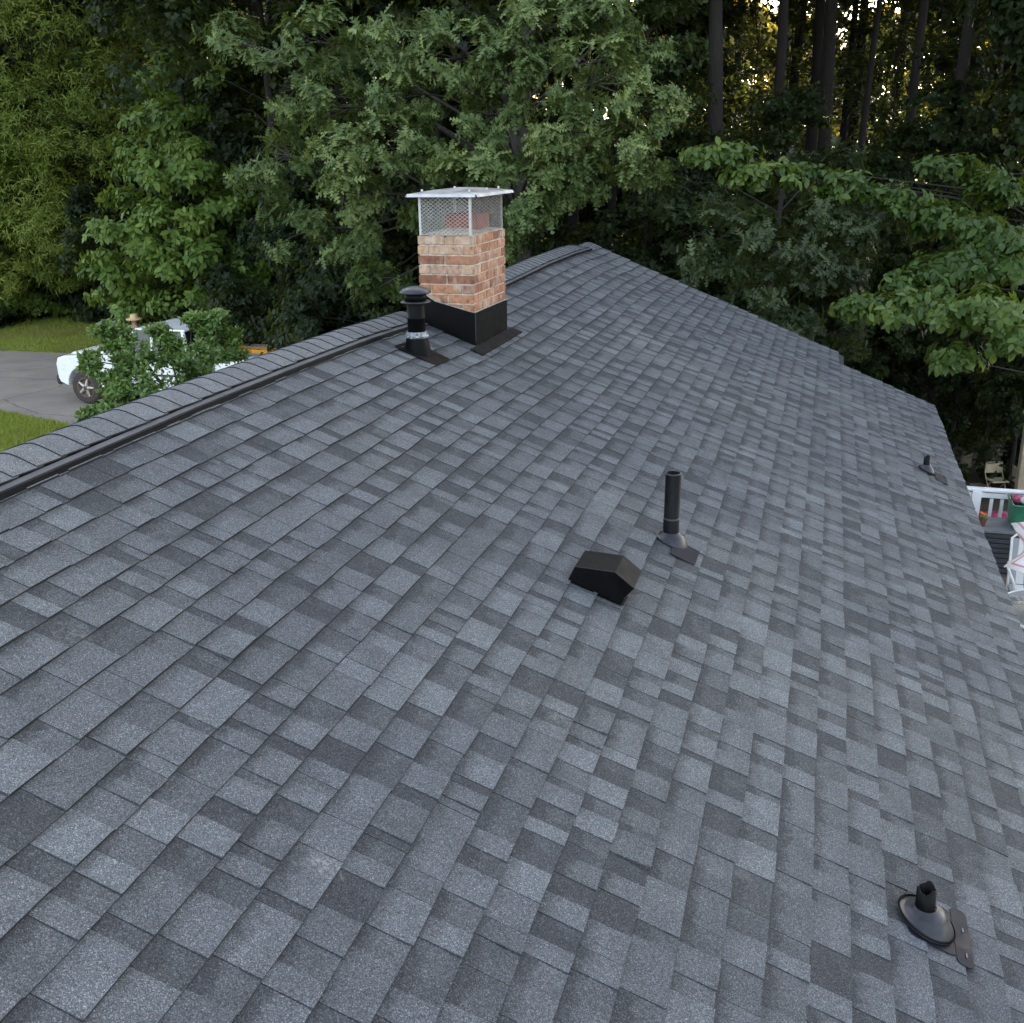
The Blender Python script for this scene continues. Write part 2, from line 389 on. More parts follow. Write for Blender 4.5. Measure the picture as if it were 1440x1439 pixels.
# ------------------------------------------------------------------ roof geometry
CA, SA = cos(AL), sin(AL)
SR = -.25                                     # ridge
XR, ZR = SR*CA, -SR*SA
S_EAVE, S_STEP, T0, T1, T1B = 4.64, 3.39, -1.3, 14.33, 13.58
_st = np.array([-3, 2.0, 3.1, 3.7, 4.5, 5.6, 6.6, 7.3, 8.2, 9.2, 10.3, 11.5, 12.8, 13.6, 15])
_sz = .8*np.array([-.06, -.045, -.022, -.008, .006, .004, -.008, -.038, -.05, -.035, -.01, .022, .024, .0, -.01])
def sag(t): return float(np.interp(t, _st, _sz))
def sagf(t, s):
    d = 1-sm(-.25, 3.4, abs(s-SR)+SR)
    return sag(t)*(float(d)*.9+.1) + .004*sin(t*2.1+s*1.3)*min(1, abs(s-SR))
def rp(s, t, h=0.0, left=False):
    """point on the roof: s down the slope, t along the ridge, h proud of it"""
    x = s*CA + h*SA; z = -s*SA + h*CA + sagf(t, s)
    if left: x = 2*XR - x
    return np.array((x, t, z))
house = empty('house', (0, 6.5, GZ), 'single storey house under a grey asphalt shingle gable roof with brick chimney', 'house')
def t_end(s): return T1 if s < S_STEP+.03 else T1B
roof = MB()
for left in (False, True):
    for (sa, sb, te) in ((SR, S_STEP+.06, T1-.03), (S_STEP+.06, S_EAVE-.03, T1B-.03)):
        n = 30; ts = np.linspace(T0+.03, te, n); V = []; F = []
        for t in ts:
            for (s, h) in ((sa, -.004), (sb, -.004), (sb, -.14), (sa, -.14)): V.append(rp(s, t, h, left))
        for i in range(n-1):
            for k in range(4): F.append((i*4+k, i*4+(k+1) % 4, (i+1)*4+(k+1) % 4, (i+1)*4+k))
        F += [(0, 1, 2, 3), tuple((n-1)*4+k for k in (3, 2, 1, 0))]
        roof.add(V, F)
roof_o = roof.build('roof', M['underlay'], house)
# fascia and rake boards
fb = MB()
for left in (False, True):
    for (sa, sb, te) in ((SR, S_STEP+.05, T1-.02), (S_STEP+.07, S_EAVE-.02, T1B-.02)):
        q = [rp(sa, te, -.012, left), rp(sb, te, -.012, left), rp(sb, te, -.2, left), rp(sa, te, -.2, left)]
        fb.prism(q, (0, .02, 0))
    q = [rp(S_EAVE-.025, T0, -.012, left), rp(S_EAVE-.025, T1B, -.012, left), rp(S_EAVE-.025, T1B, -.2, left), rp(S_EAVE-.025, T0, -.2, left)]
    fb.prism(q, (-.02 if left else .02, 0, 0))
fb.build('fascia', M['white_trim'], roof_o)
# walls
wl = MB()
WX0, WX1, WXM, WY0, WY1, WY1B = XR-4.1, XR+4.1, 2.75, -.85, 13.9, 13.15
def under(x): return ZR - abs(x-XR)*SA/CA - .17
base_z = -8.0
def wall(p, q, thick=.0):
    xs = [p[0], q[0]]; pts = [(p[0], p[1], base_z), (q[0], q[1], base_z), (q[0], q[1], under(q[0]))]
    if min(xs) < XR < max(xs): k = (XR-p[0])/(q[0]-p[0]); pts.append((XR, p[1]+(q[1]-p[1])*k, under(XR)))
    pts.append((p[0], p[1], under(p[0]))); wl.add(pts, [tuple(range(len(pts)))])
foot = [(WX0, WY0), (WX1, WY0), (WX1, WY1B), (WXM, WY1B), (WXM, WY1), (WX0, WY1)]
for i in range(6): wall(foot[i], foot[(i+1) % 6])
wl.build('wall', M['siding'], house, fixn=False)

# shingles: laminated tabs, every piece with its own butt edge, thickness and shade
EXPO, S0 = .143, .0898
def wob(s, t): return .0022*sin(3.1*t+7*s)+.0018*sin(7.7*t+23*s)
def make_pieces(left):
    out = []
    for k in range(-2, 33):
        slo = S0+k*EXPO; 
        if slo > S_EAVE+.01: slo = S_EAVE
        sup = max(S0+(k-1)*EXPO-.03, SR)
        if slo-sup < .03: continue
        te = t_end(slo-.02) + random.uniform(-.004, .004); t = T0 - random.uniform(0, .5); strip = random.uniform(0, 1)
        last = random.random() < .5; drift = 0
        while t < te:
            raised = (not last) if random.random() < .84 else last
            w = random.choice((.08, .10, .12, .14, .17, .21)) if raised else random.choice((.045, .065, .09, .11, .14, .18))
            w *= random.uniform(.9, 1.1); strip += w; joint = strip > 1.0
            if joint: strip = 0
            a, b = t, min(t+w, te); t += w
            if b <= T0 or b-a < .015: continue
            drift = drift*.6+random.gauss(0, .05)
            v = (random.choice((.48, .56, .62, .68, .78)) if raised else random.choice((.06, .16, .24, .34, .44))) + random.gauss(0, .05) + drift
            out.append((sup, slo, max(a, T0), b, raised, min(1, max(.02, v)), joint)); last = raised
    return out
LIFT = [(rp_s, rp_t) for rp_s, rp_t in ((3.36, 8.62), (3.62, 9.9), (3.98, 10.0), (1.02, 3.05), (2.62, 3.02), (2.3, 3.6))]
def piece_mesh(pc, left):
    sup, slo, a, b, raised, v, joint = pc
    th = .0115 if raised else .0068
    for (ls, lt) in LIFT:
        if not left and sup < ls < slo and a-.02 < lt < b+.02: th += .010
    th += random.uniform(-.0008, .0014); g = .0009 if not joint else .0022
    j = [random.uniform(-.0006, .0012) for _ in range(4)]; e = random.uniform(-.002, .002)
    q = [(sup, a+g, .002), (sup, b-g, .002), (slo+wob(slo, b)+e, b-g, .002+th+j[0]), (slo+wob(slo, a)+e, a+g, .002+th+j[1])]
    top = [rp(s, t, h, left) for s, t, h in q]; bot = [rp(s, t, -.003, left) for s, t, h in q]
    V = top+bot; F = [(0, 3, 2, 1), (3, 7, 6, 2), (0, 4, 7, 3), (1, 2, 6, 5)]
    if left: F = [f[::-1] for f in F]
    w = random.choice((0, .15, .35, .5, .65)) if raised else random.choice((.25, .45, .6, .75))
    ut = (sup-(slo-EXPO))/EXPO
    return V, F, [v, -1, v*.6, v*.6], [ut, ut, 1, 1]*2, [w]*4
def project(P):
    d = np.asarray(P)-CAM; z = d@FW
    return np.stack([720+FOC*(d@RT)/z, 719.5-FOC*(d@UP)/z], -1), z
right = make_pieces(False); geo = [piece_mesh(p, False) for p in right]
area = []
for V, F, v, _u, _w in geo:
    q, z = project(V[:4])
    if z.min() < .3: area.append(0); continue
    q = np.clip(q, 0, 1440); x, y = q[:, 0], q[:, 1]
    area.append(abs(sum(x[i]*y[(i+1) % 4]-x[(i+1) % 4]*y[i] for i in range(4)))/2)
order = np.argsort(-np.array(area)); near = set(order[:300].tolist())
hl = np.array(house.location)
rest = ([], [], [], [], [])
def joinp(R, V, F, v, u, w):
    n = len(R[0]); R[3].extend(u); R[4].extend(w); R[0].extend(V); R[1].extend([tuple(i+n for i in f) for f in F]); R[2].extend(v)
def quad_obj(name, V, F, vals, u, w, m, parent):
    me = bpy.data.meshes.new(name); me.from_pydata([tuple(np.array(p)-hl) for p in V], [], F)
    at = me.attributes.new('v', 'FLOAT', 'FACE'); at.data.foreach_set('value', vals); me.materials.append(m)
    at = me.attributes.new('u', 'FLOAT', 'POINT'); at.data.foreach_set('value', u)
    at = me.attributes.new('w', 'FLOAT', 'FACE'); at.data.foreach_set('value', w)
    me.materials.append(M['underlay']); me.polygons.foreach_set('material_index', [1 if q < 0 else 0 for q in vals])
    o = bpy.data.objects.new(name, me); COL.objects.link(o); o.parent = parent; return o
for i, G_ in enumerate(geo):
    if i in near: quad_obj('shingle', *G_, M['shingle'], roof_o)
    else: joinp(rest, *G_)
for p in make_pieces(True): joinp(rest, *piece_mesh(p, True))
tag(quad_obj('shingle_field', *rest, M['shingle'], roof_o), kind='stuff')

# ridge: vent strip with cap shingles bent over it
def hv(t): return .041*(1-float(sm(13.2, 13.95, t)))
def ridge_pt(l, t, h):
    """l = signed distance from the ridge line measured level, h = height above the slope planes"""
    x = XR + l; z = ZR - SA/CA*(math.sqrt(l*l+.045**2)-.045) - .01 + h + sagf(t, SR)
    return np.array((x, t, z))
def in_chimney(a, b): return b > 7.62 and a < 8.54
CW = .150
t = T0
while t < T1+.02:
    ln = .145*random.uniform(.97, 1.03)
    if not in_chimney(t, t+ln):
        n = 12; V = []; F = []; vv = .86+random.gauss(0, .06); e = random.uniform(-.004, .004); tw = random.uniform(-.006, .006)
        far_t = min(t+ln+.03, T1+.03)
        for (tt, h) in ((t, .009), (far_t, .003)):
            for i in range(n+1):
                u = -1+2*i/n; V.append(ridge_pt(u*(CW+e), tt+tw*u, hv(tt)+h+.0025*(1-u*u)*0))
        for (tt, h) in ((t, .004), (far_t, -.004)):
            for i in range(n+1):
                u = -1+2*i/n; V.append(ridge_pt(u*(CW+e), tt+tw*u, hv(tt)+h))
        k = n+1
        for i in range(n): F += [(i, i+1, k+i+1, k+i), (2*k+i+1, 2*k+i, i, i+1)]
        F += [(0, k, 3*k, 2*k), (n, 2*k+n, 3*k+n, k+n)]
        o = quad_obj('ridge_cap', V, F, [vv, -1]*n+[-1]*2, [1.0]*len(V), [0.0]*len(F), M['cap'], roof_o)
        o.data.polygons.foreach_set('use_smooth', [i < 2*n and i % 2 == 0 for i in range(len(F))])
    t += ln
for side in (-1, 1):
    for (ta, tb) in ((T0, 7.6), (8.56, 13.75)):
        for (l0, l1, h0, h1, mm, nm) in ((.118, .178, 0, .026, 'black_plastic', 'ridge_vent'), (.148, .172, .0275, .0300, 'lip', 'vent_lip')):
            n = max(4, int((tb-ta)/.3)); V = []; F = []
            for tt in np.linspace(ta, tb, n):
                for (l, h) in ((l0, h0), (l1, h0), (l1, h1), (l0, h1)): V.append(ridge_pt(side*l, tt, h+.004))
            for i in range(n-1):
                for k in range(4): F.append((i*4+k, i*4+(k+1) % 4, (i+1)*4+(k+1) % 4, (i+1)*4+k))
            F += [(0, 1, 2, 3), tuple((n-1)*4+k for k in (3, 2, 1, 0))]
            MB().add(V, F).build(nm, M[mm], roof_o)

# ------------------------------------------------------------------ chimney
CX0, CX1, CY0, CY1, CZT = -.107, .333, 7.66, 8.50, .655
core = MB().box(((CX0+CX1)/2, (CY0+CY1)/2, (CZT-.6)/2-.012), (CX1-CX0-.016, CY1-CY0-.016, CZT+.6))
chim = core.build('chimney', M['mortar'], house, 'orange brick chimney stack with pale mortar joints')
CH, BL, BW, JO = .0722, .196, .088, .0105
def brick_at(c, d):
    o = MB().box(c, d, None, .0028).build('brick', M['brick'], chim)
k = 0; ztop = CZT
while ztop > -.35:
    zc = ztop-CH/2+JO/2; odd = k % 2
    hgt = CH-JO
    def run(a, b, off):
        nb = max(1, round((b-a)/(BL+JO))); w = (b-a+JO)/nb; xs = [a+i*w for i in range(nb+1)]
        for i in range(1, nb): xs[i] += random.uniform(-.012, .012)
        return [(xs[i], xs[i+1]-JO) for i in range(nb)]
    j = lambda: random.uniform(-.0025, .0025)
    # faces toward -Y / +Y own the corners on even courses, faces toward +X / -X on odd ones
    ins = BW+JO
    for (y, sgn) in ((CY0, 1), (CY1, -1)):
        a, b = (CX0, CX1) if odd == 0 else (CX0+ins, CX1-ins)
        for (p, q) in run(a, b, 0 if odd == 0 else .1): brick_at(((p+q)/2, y+sgn*BW/2+j(), zc), (q-p, BW, hgt))
    for (x, sgn) in ((CX1, -1), (CX0, 1)):
        a, b = (CY0, CY1) if odd == 1 else (CY0+ins, CY1-ins)
        for (p, q) in run(a, b, 0 if odd == 1 else .06): brick_at((x+sgn*BW/2+j(), (p+q)/2, zc), (BW, q-p, hgt))
    ztop -= CH; k += 1
# mortar crown and clay flue
cr = MB(); n = 10; V = []; F = []
for i in range(n+1):
    for jx in range(n+1):
        u, w = i/n, jx/n; ed = min(u, 1-u, w, 1-w)
        V.append((CX0+.006+(CX1-CX0-.012)*u, CY0+.006+(CY1-CY0-.012)*w, CZT+.002+.035*min(1, ed/.3)+random.uniform(-.004, .004)))
F = [(i*(n+1)+jx, (i+1)*(n+1)+jx, (i+1)*(n+1)+jx+1, i*(n+1)+jx+1) for i in range(n) for jx in range(n)]
cr.add(V, F).build('mortar_crown', M['mortar'], chim)
fl = MB(); fx0, fx1, fy0, fy1 = .0, .24, 8.0, 8.34
for (c, d) in ((((fx0+fx1)/2, fy0, CZT+.065), (fx1-fx0, .022, .15)), (((fx0+fx1)/2, fy1, CZT+.065), (fx1-fx0, .022, .15)),
               ((fx0, (fy0+fy1)/2, CZT+.064), (.022, fy1-fy0-.03, .15)), ((fx1, (fy0+fy1)/2, CZT+.064), (.022, fy1-fy0-.03, .15))): fl.box(c, d)
fl.build('clay_flue', M['clay'], chim)
# spark screen cap
cap = empty('chimney_cap', (0, 0, 0)); cap.parent = house; cap.location = (0, 0, 0)
cap['label'] = 'silver metal cap with diamond mesh screen on the brick chimney'
SX0, SX1, SY0, SY1, SZ0, SZ1 = CX0+.012, CX1-.016, CY0+.014, CY1-.02, CZT+.004, .952
for (x, y) in ((SX0, SY0), (SX1, SY0), (SX1, SY1), (SX0, SY1)):
    sx = 1 if x < .1 else -1; sy = 1 if y < 8 else -1
    p = MB(); p.box((x+sx*.008, y, (SZ0+SZ1)/2), (.018, .003, SZ1-SZ0)); p.box((x, y+sy*.0105, (SZ0+SZ1)/2), (.003, .016, SZ1-SZ0))
    p.build('corner_post', M['galv'], cap)
def screen(o, ud, L, H):
    """expanded metal: strands bent into diamonds"""
    m = MB(); o = np.array(o); ud = np.array(ud); zz = np.array((0, 0, 1.)); nn = np.cross(ud, zz)
    dw, dh, w = .038, .027, .0013
    for sgn in (1, -1):
        nst = int((L + H*dw/dh)/dw)+2
        for i in range(nst):
            c = i*dw if sgn > 0 else i*dw - H*dw/dh
            # line: x = c - sgn*z*dw/dh
            za, zb = 0.0, H
            xa, xb = c, c - sgn*H*dw/dh
            def clipx(xa, za, xb, zb):
                if xa == xb: return None
                t0, t1 = 0, 1
                for lim, s in ((0, 1), (L, -1)):
                    da, db = s*(xa-lim), s*(xb-lim)
                    if da < 0 and db < 0: return None
                    if da < 0: t0 = max(t0, da/(da-db))
                    if db < 0: t1 = min(t1, da/(da-db))
                return None if t1-t0 < .02 else (xa+(xb-xa)*t0, za+(zb-za)*t0, xa+(xb-xa)*t1, za+(zb-za)*t1)
            r = clipx(xa, za, xb, zb)
            if not r: continue
            A = o+ud*r[0]+zz*r[1]; B = o+ud*r[2]+zz*r[3]; d = (B-A)/np.linalg.norm(B-A); s = np.cross(nn, d)
            q = [A+s*w, B+s*w, B-s*w, A-s*w]
            m.add([p+nn*(.0008*sgn+.0008) for p in q]+[p+nn*(.0008*sgn-.0008) for p in q], [(0, 1, 2, 3), (7, 6, 5, 4), (0, 4, 5, 1), (2, 6, 7, 3)])
    return m
for (o, ud, L) in (((SX0, SY0, SZ0), (1, 0, 0), SX1-SX0), ((SX1, SY0, SZ0), (0, 1, 0), SY1-SY0), ((SX1, SY1, SZ0), (-1, 0, 0), SX1-SX0), ((SX0, SY1, SZ0), (0, -1, 0), SY1-SY0)):
    screen(o, ud, L, SZ1-SZ0).build('mesh_screen', M['galv'], cap)
lx0, lx1, ly0, ly1, lz = -.155, .380, 7.60, 8.56, .958
V = []; F = []; n = 12
for i in range(n+1):
    for jx in range(n+1):
        u, w = -1+2*i/n, -1+2*jx/n; hgt = .036*(1-max(abs(u), abs(w))**1.6)
        V.append(((lx0+lx1)/2+(lx1-lx0)/2*u, (ly0+ly1)/2+(ly1-ly0)/2*w, lz+hgt))
F = [(i*(n+1)+jx, (i+1)*(n+1)+jx, (i+1)*(n+1)+jx+1, i*(n+1)+jx+1) for i in range(n) for jx in range(n)]
lid = MB().add(V, F, True)
lo = lid.build('lid', M['lid'], cap); md = lo.modifiers.new('thick', 'SOLIDIFY'); md.thickness = .003; md.offset = -1
hem = MB()
for (a, b, ox, oy) in (((lx0, ly0), (lx1, ly0), 0, -1), ((lx1, ly0), (lx1, ly1), 1, 0), ((lx1, ly1), (lx0, ly1), 0, 1), ((lx0, ly1), (lx0, ly0), -1, 0)):
    q = [(a[0], a[1], lz+.001), (b[0], b[1], lz+.001), (b[0]+ox*.014, b[1]+oy*.014, lz-.02), (a[0]+ox*.014, a[1]+oy*.014, lz-.02)]
    hem.prism(q, (ox*.002, oy*.002, 0))
hem.build('lid_hem', M['hem'], lo)
for (x, y) in ((SX0+.02, SY0+.03), (SX1-.02, SY0+.03), (SX1-.02, SY1-.03), (SX0+.02, SY1-.03), (SX1-.01, 8.1)):
    MB().lathe([(.0, .017), (.007, .015), (.009, .009), (.009, 0)][::-1], (x, y, lz+.016), n=10).build('bolt', M['galv'], lo)
# flashing round the stack
def zroof(x, y, h=0): s = x/CA; return -s*SA + h/CA + sagf(y, s)
fs = MB(); e = .007
def fpanel(pts, ext): fs.prism(pts, ext)
xa = CX0-.02
fpanel([(CX1+e, CY0-e, zroof(CX1+e, CY0)-.02), (CX1+e, CY0-e, .092), (CX0-.2+.33, CY0-e, .17), (xa, CY0-e, .262), (xa, CY0-e, zroof(xa, CY0)-.05)], (0, .003, 0))
fpanel([(CX1+e, CY0-e+.004, zroof(CX1+e, CY0)-.02), (CX1+e, CY0-e+.004, .096), (CX1+e, CY1+e, .088), (CX1+e, CY1+e, zroof(CX1+e, CY1)-.03)], (-.003, 0, 0))
fpanel([(CX1+e, CY1+e, zroof(CX1+e, CY1)-.02), (CX1+e, CY1+e, .092), (xa, CY1+e, .262), (xa, CY1+e, zroof(xa, CY1)-.05)], (0, -.003, 0))
fo = fs.build('flashing', M['black_metal'], chim, 'black painted metal flashing round the foot of the chimney')
ck = MB()
ck.tube([(CX1+e-.003, CY0-e-.001, .093), (CX0-.2+.33, CY0-e-.001, .172), (xa, CY0-e-.001, .263)], .0045, 6)
ck.tube([(CX1+e+.001, CY0-e, .096), (CX1+e+.001, CY1+e, .089)], .0045, 6)
ck.build('caulk_bead', M['caulk'], chim)
ap = MB()
q = [rp(.352/CA-.01, 7.50, .016), rp(.445/CA, 7.49, .015), rp(.440/CA, 8.62, .015), rp(.352/CA-.01, 8.60, .016)]
ap.prism(q, rp(1, 8, -.004)-rp(1, 8, 0)); ap.build('apron', M['black_metal'], chim)
MB().box((CX1+.0095, CY0-.0095, -.02), (.006, .006, .21)).build('flashing_seam', M['boot'], chim)

# ------------------------------------------------------------------ roof fixtures
RN = np.array((SA, 0, CA))                      # roof normal
def fixture(name, label):
    o = empty(name, (0, 0, 0)); o.parent = house; o['label'] = label; return o
def plate(s0, s1, t0, t1, h=.014, th=.003, rr=.02):
    m = MB(); P = []
    for (cs, ct, a0) in ((s1-rr, t1-rr, 0), (s0+rr, t1-rr, 90), (s0+rr, t0+rr, 180), (s1-rr, t0+rr, 270)):
        for a in (0, 30, 60, 90): an = radians(a0+a); P.append(rp(cs+rr*cos(an), ct+rr*sin(an), h))
    m.prism(P, -RN*th); return m
def boot_mesh(b, rim, r, h, n=36):
    """rubber boot: a ring lying on the slope drawn up into an upright collar"""
    V = []; F = []; d1 = np.array((CA, 0, -SA)); d2 = np.array((0, 1., 0)); rows = []
    for (q, f) in ((0, 1), (.06, .97), (.22, .80), (.42, .60), (.5, .50), (.58, .47), (.66, .30), (.8, .16), (.9, .1), (1, 0)):
        rows.append((q, r+(rim-r)*f))
    for (q, rr) in rows:
        for k in range(n):
            an = 2*pi*k/n; base = b + RN*.014 + (d1*cos(an)+d2*sin(an))*rr; top = b + np.array((cos(an)*rr, sin(an)*rr, h*q+.014*(1-q)))
            w = min(1, q*1.5); low = base + np.array((0, 0, h*q)); V.append(low*(1-w)+top*w)
    for i in range(len(rows)-1):
        for k in range(n): F.append((i*n+k, i*n+(k+1) % n, (i+1)*n+(k+1) % n, (i+1)*n+k))
    return MB().add(V, F, True)
# flue pipe by the chimney
fp = fixture('flue_pipe', 'tall black round flue pipe with domed cap beside the brick chimney')
bx, by = .165, 6.875; bz = zroof(bx, by)
plate(bx/CA-.13, bx/CA+.20, by-.15, by+.16, .015).build('flange', M['black_metal'], fp)
cone = [(.098, bz-.05), (.094, bz+.02), (.080, bz+.075), (.074, bz+.11)]
MB().lathe(cone, (bx, by, 0), n=28).build('boot', M['black_metal'], fp)
MB().lathe([(.072, bz+.105), (.080, bz+.108), (.083, bz+.118), (.076, bz+.132), (.068, bz+.142), (.0635, bz+.15)], (bx, by, 0), n=40, jit=.05, smooth=False).build('foil_collar', M['foil'], fp)
MB().lathe([(.062, bz+.05), (.062, bz+.235), (.0645, bz+.237), (.0645, bz+.25), (.0625, bz+.252), (.0625, .27)], (bx, by, 0), n=32).build('pipe', M['black_metal'], fp)
MB().lathe([(.062, .262), (.104, .268), (.106, .272), (.104, .277), (.064, .279)], (bx, by, 0), n=32).build('lower_ring', M['boot'], fp)
MB().lathe([(.062, .275), (.078, .28), (.078, .33), (.06, .335)], (bx, by, 0), n=32).build('vent_band', M['black_metal'], fp)
MB().lathe([(.06, .332), (.108, .332), (.110, .338), (.108, .345), (.085, .362), (.05, .374), (.02, .379), (.0, .380)], (bx, by, 0), n=36).build('cap', M['boot'], fp)
# tall vent stack
vp = fixture('vent_pipe', 'tall black plumbing vent pipe in a cone boot mid roof')
px_, py_ = 2.146, 5.66; pz = zroof(px_, py_)
plate(2.165/CA, 2.305/CA, 5.455, 5.68, .016, .003, .012).build('flange', M['flange'], vp)
bo = np.array((px_, py_, pz))
boot_mesh(bo, .10, .047, .062).build('boot', M['boot'], vp)
MB().lathe([(.0455, -.05), (.0455, .145), (.044, .147), (.044, .405), (.043, .408), (.039, .408), (.039, .05)], bo, (0, 0, 1), 28).build('pipe', M['black_plastic'], vp)
MB().lathe([(.0462, .137), (.0462, .148), (.0445, .1485)], bo, (0, 0, 1), 28).build('joint_ring', M['boot'], vp)
MB().lathe([(.0445, .404), (.0446, .4095), (.0385, .4095)], bo, (0, 0, 1), 28).build('rim', M['boot'], vp)
# hooded exhaust vent
hvnt = fixture('hood_vent', 'squat black metal hooded exhaust vent on the shingles')
prof = [(1.788, -.733), (1.826, -.650), (2.024, -.659), (2.118, -.733), (2.070, -.79), (2.045, -.845)]
ya, yb = 4.60, 4.83
hb = MB(); hb.prism([(x, ya, z) for x, z in prof], (0, yb-ya, 0)); hb.build('hood', M['black_metal'], hvnt, bevel=.003)
ed = MB()
for (a, b) in zip(prof[1:4], prof[2:5]): ed.tube([(a[0], ya-.001, a[1]+.001), (b[0], ya-.001, b[1]+.001)], .0016, 5)
ed.build('folded_seam', M['boot'], hvnt)
plate(1.80/CA, 2.062/CA, ya-.012, yb+.02, .014).build('flange', M['black_metal'], hvnt)
# short broken pipes with wide rubber boots
def short_pipe(label, x, y, r, h, tilt, tall, rim):
    o = fixture('short_vent_pipe', label); z = zroof(x, y); b = np.array((x, y, z))
    boot_mesh(b+RN*.006, rim, r*1.06, .07).build('boot', M['boot'], o)
    MB().lathe([(rim*.99, .021), (rim*1.02, .026), (rim*.97, .031)], b, RN, 36).build('boot_rim', M['black_plastic'], o)
    n = 22; V = []; F = []; ax = np.array((tilt, 0, 1.)); ax /= np.linalg.norm(ax)
    a = np.cross(ax, (0, 1, 0)); a /= np.linalg.norm(a); c = np.cross(ax, a)
    rows = [(r, 0.0), (r, h*.5), (r*1.03, h*.52), (r*1.03, h*.56), (r, h*.58), (r, h), (r*.84, h), (r*.84, h*.3)]
    for (rr, hh) in rows:
        for k in range(n):
            an = 2*pi*k/n; jag = (.009*sin(3*an+1)+random.uniform(-.004, .004)) if hh == h else 0
            V.append(b+ax*(hh+jag)+rr*(a*cos(an)+c*sin(an)))
    for i in range(len(rows)-1):
        for k in range(n): F.append((i*n+k, i*n+(k+1) % n, (i+1)*n+(k+1) % n, (i+1)*n+k))
    MB().add(V, F, True).build('pipe', M['black_plastic'], o)
    return o
sp1 = short_pipe('short black vent pipe with a wide shiny rubber boot, low on the roof slope', 3.395, 3.372, .034, .150, -.02, 1, .108)
plate(3.495/CA, 3.552/CA, 3.235, 3.53, .0165, .003, .02).build('flange', M['flange'], sp1)
plate(3.33/CA, 3.50/CA, 3.26, 3.50, .0150, .003, .03).build('flange', M['flange'], sp1)
for (dx, dy) in ((3.53, 3.42), (3.53, 3.29)):
    MB().box(rp(dx/CA, dy, .0185), (.004, .022, .003)).build('nail_strip', M['grey_edge'], sp1)
sp2 = short_pipe('small black vent pipe stub low on the roof slope near the far gable', 3.915, 10.03, .028, .15, .0, 1, .080)
plate(3.99/CA, 4.10/CA, 9.86, 10.14, .0165, .003, .02).build('flange', M['flange'], sp2)

# ------------------------------------------------------------------ vegetation
def bark_mat(name, col):
    m, nt, b = mat(name); P = worldpos(nt)
    mp = nd(nt, 'ShaderNodeMapping'); mp.inputs['Scale'].default_value = (9, 9, 1.6); nt.links.new(P, mp.inputs[0])
    n = nd(nt, 'ShaderNodeTexNoise', i_Scale=1.5, i_Detail=8.0, i_Roughness=.65); nt.links.new(mp.outputs[0], n.inputs[0])
    r = ramp(nt, [(.3, tuple(v*.45 for v in col)), (.7, col)]); nt.links.new(n.outputs[0], r.inputs[0])
    nt.links.new(r.outputs[0], b.inputs['Base Color']); b.inputs['Roughness'].default_value = .95
    bump(nt, b, n.outputs[0], .9, .04); return m
M['bark'] = bark_mat('bark', (.026, .020, .016)); M['bark_grey'] = bark_mat('grey_bark', (.06, .05, .042))
M['oak'] = leaf_mat('oak_leaf', (.034, .058, .018), (.088, .130, .042), (.205, .245, .085), .2, .5, .18)
M['oak_dark'] = leaf_mat('dark_oak_leaf', (.012, .022, .008), (.030, .046, .017), (.075, .098, .036), .18, .45, .25)
M['willow'] = leaf_mat('narrow_leaf', (.066, .100, .016), (.130, .178, .030), (.25, .275, .055), .32, .5, .2)
M['broad'] = leaf_mat('broad_leaf', (.042, .080, .014), (.088, .146, .025), (.175, .23, .05), .25, .48, .22)
M['hickory'] = leaf_mat('ovate_leaf', (.022, .048, .009), (.042, .082, .013), (.10, .145, .028), .3, .42, .3)
M['holly'] = leaf_mat('small_dark_leaf', (.008, .014, .006), (.016, .026, .010), (.04, .055, .02), .2, .45, .15)
M['shrub'] = leaf_mat('front_shrub_leaf', (.038, .078, .016), (.075, .145, .026), (.16, .25, .06), .3, .36, .5)
M['wood'] = leaf_mat('forest_leaf', (.008, .016, .005), (.018, .031, .008), (.045, .062, .014), .25, .5, .2, (.20, .24, .03))
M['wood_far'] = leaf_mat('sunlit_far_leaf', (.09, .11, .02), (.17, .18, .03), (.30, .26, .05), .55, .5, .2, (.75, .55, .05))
M['grass'] = leaf_mat('grass_blade', (.30, .24, .09), (.27, .31, .055), (.33, .38, .08), .3, .6, .2)

def unit(a): return a/(np.linalg.norm(a, axis=-1, keepdims=True)+1e-9)
def T_oak():
    v = [(0, 0, 0), (.28, 0, .0), (.52, 0, -.02), (.76, 0, -.07), (1, 0, -.15)]; f = []
    for sg in (1, -1):
        for i, (x, y) in enumerate(((.26, .17), (.50, .27), (.74, .25), (.93, .15))):
            n = len(v); v.append((x+.03, sg*y, .02-.09*x*x)); f.append((i, n, i+1) if sg < 0 else (i, i+1, n))
    return np.array(v, float), np.array(f)
def T_ovate(w=.26, fold=.06, droop=.2):
    v = [(0, 0, 0), (.35, w, fold), (.35, -w, fold), (.72, w*.8, fold*.5-droop*.4), (.72, -w*.8, fold*.5-droop*.4), (1, 0, -droop), (.4, 0, -.01), (.74, 0, -droop*.45)]
    f = [(0, 6, 1), (0, 2, 6), (1, 6, 7), (1, 7, 3), (2, 7, 6), (2, 4, 7), (3, 7, 5), (4, 5, 7)]
    return np.array(v, float), np.array(f)
def T_small(w=.28):
    v = [(0, 0, 0), (.45, w, .05), (.45, -w, .05), (1, 0, -.08)]
    return np.array(v, float), np.array([(0, 3, 1), (0, 2, 3)])
T_OAK, T_OVA, T_SML, T_NAR, T_CLUMP = T_oak(), T_ovate(), T_small(.27), T_small(.09), T_small(.42)
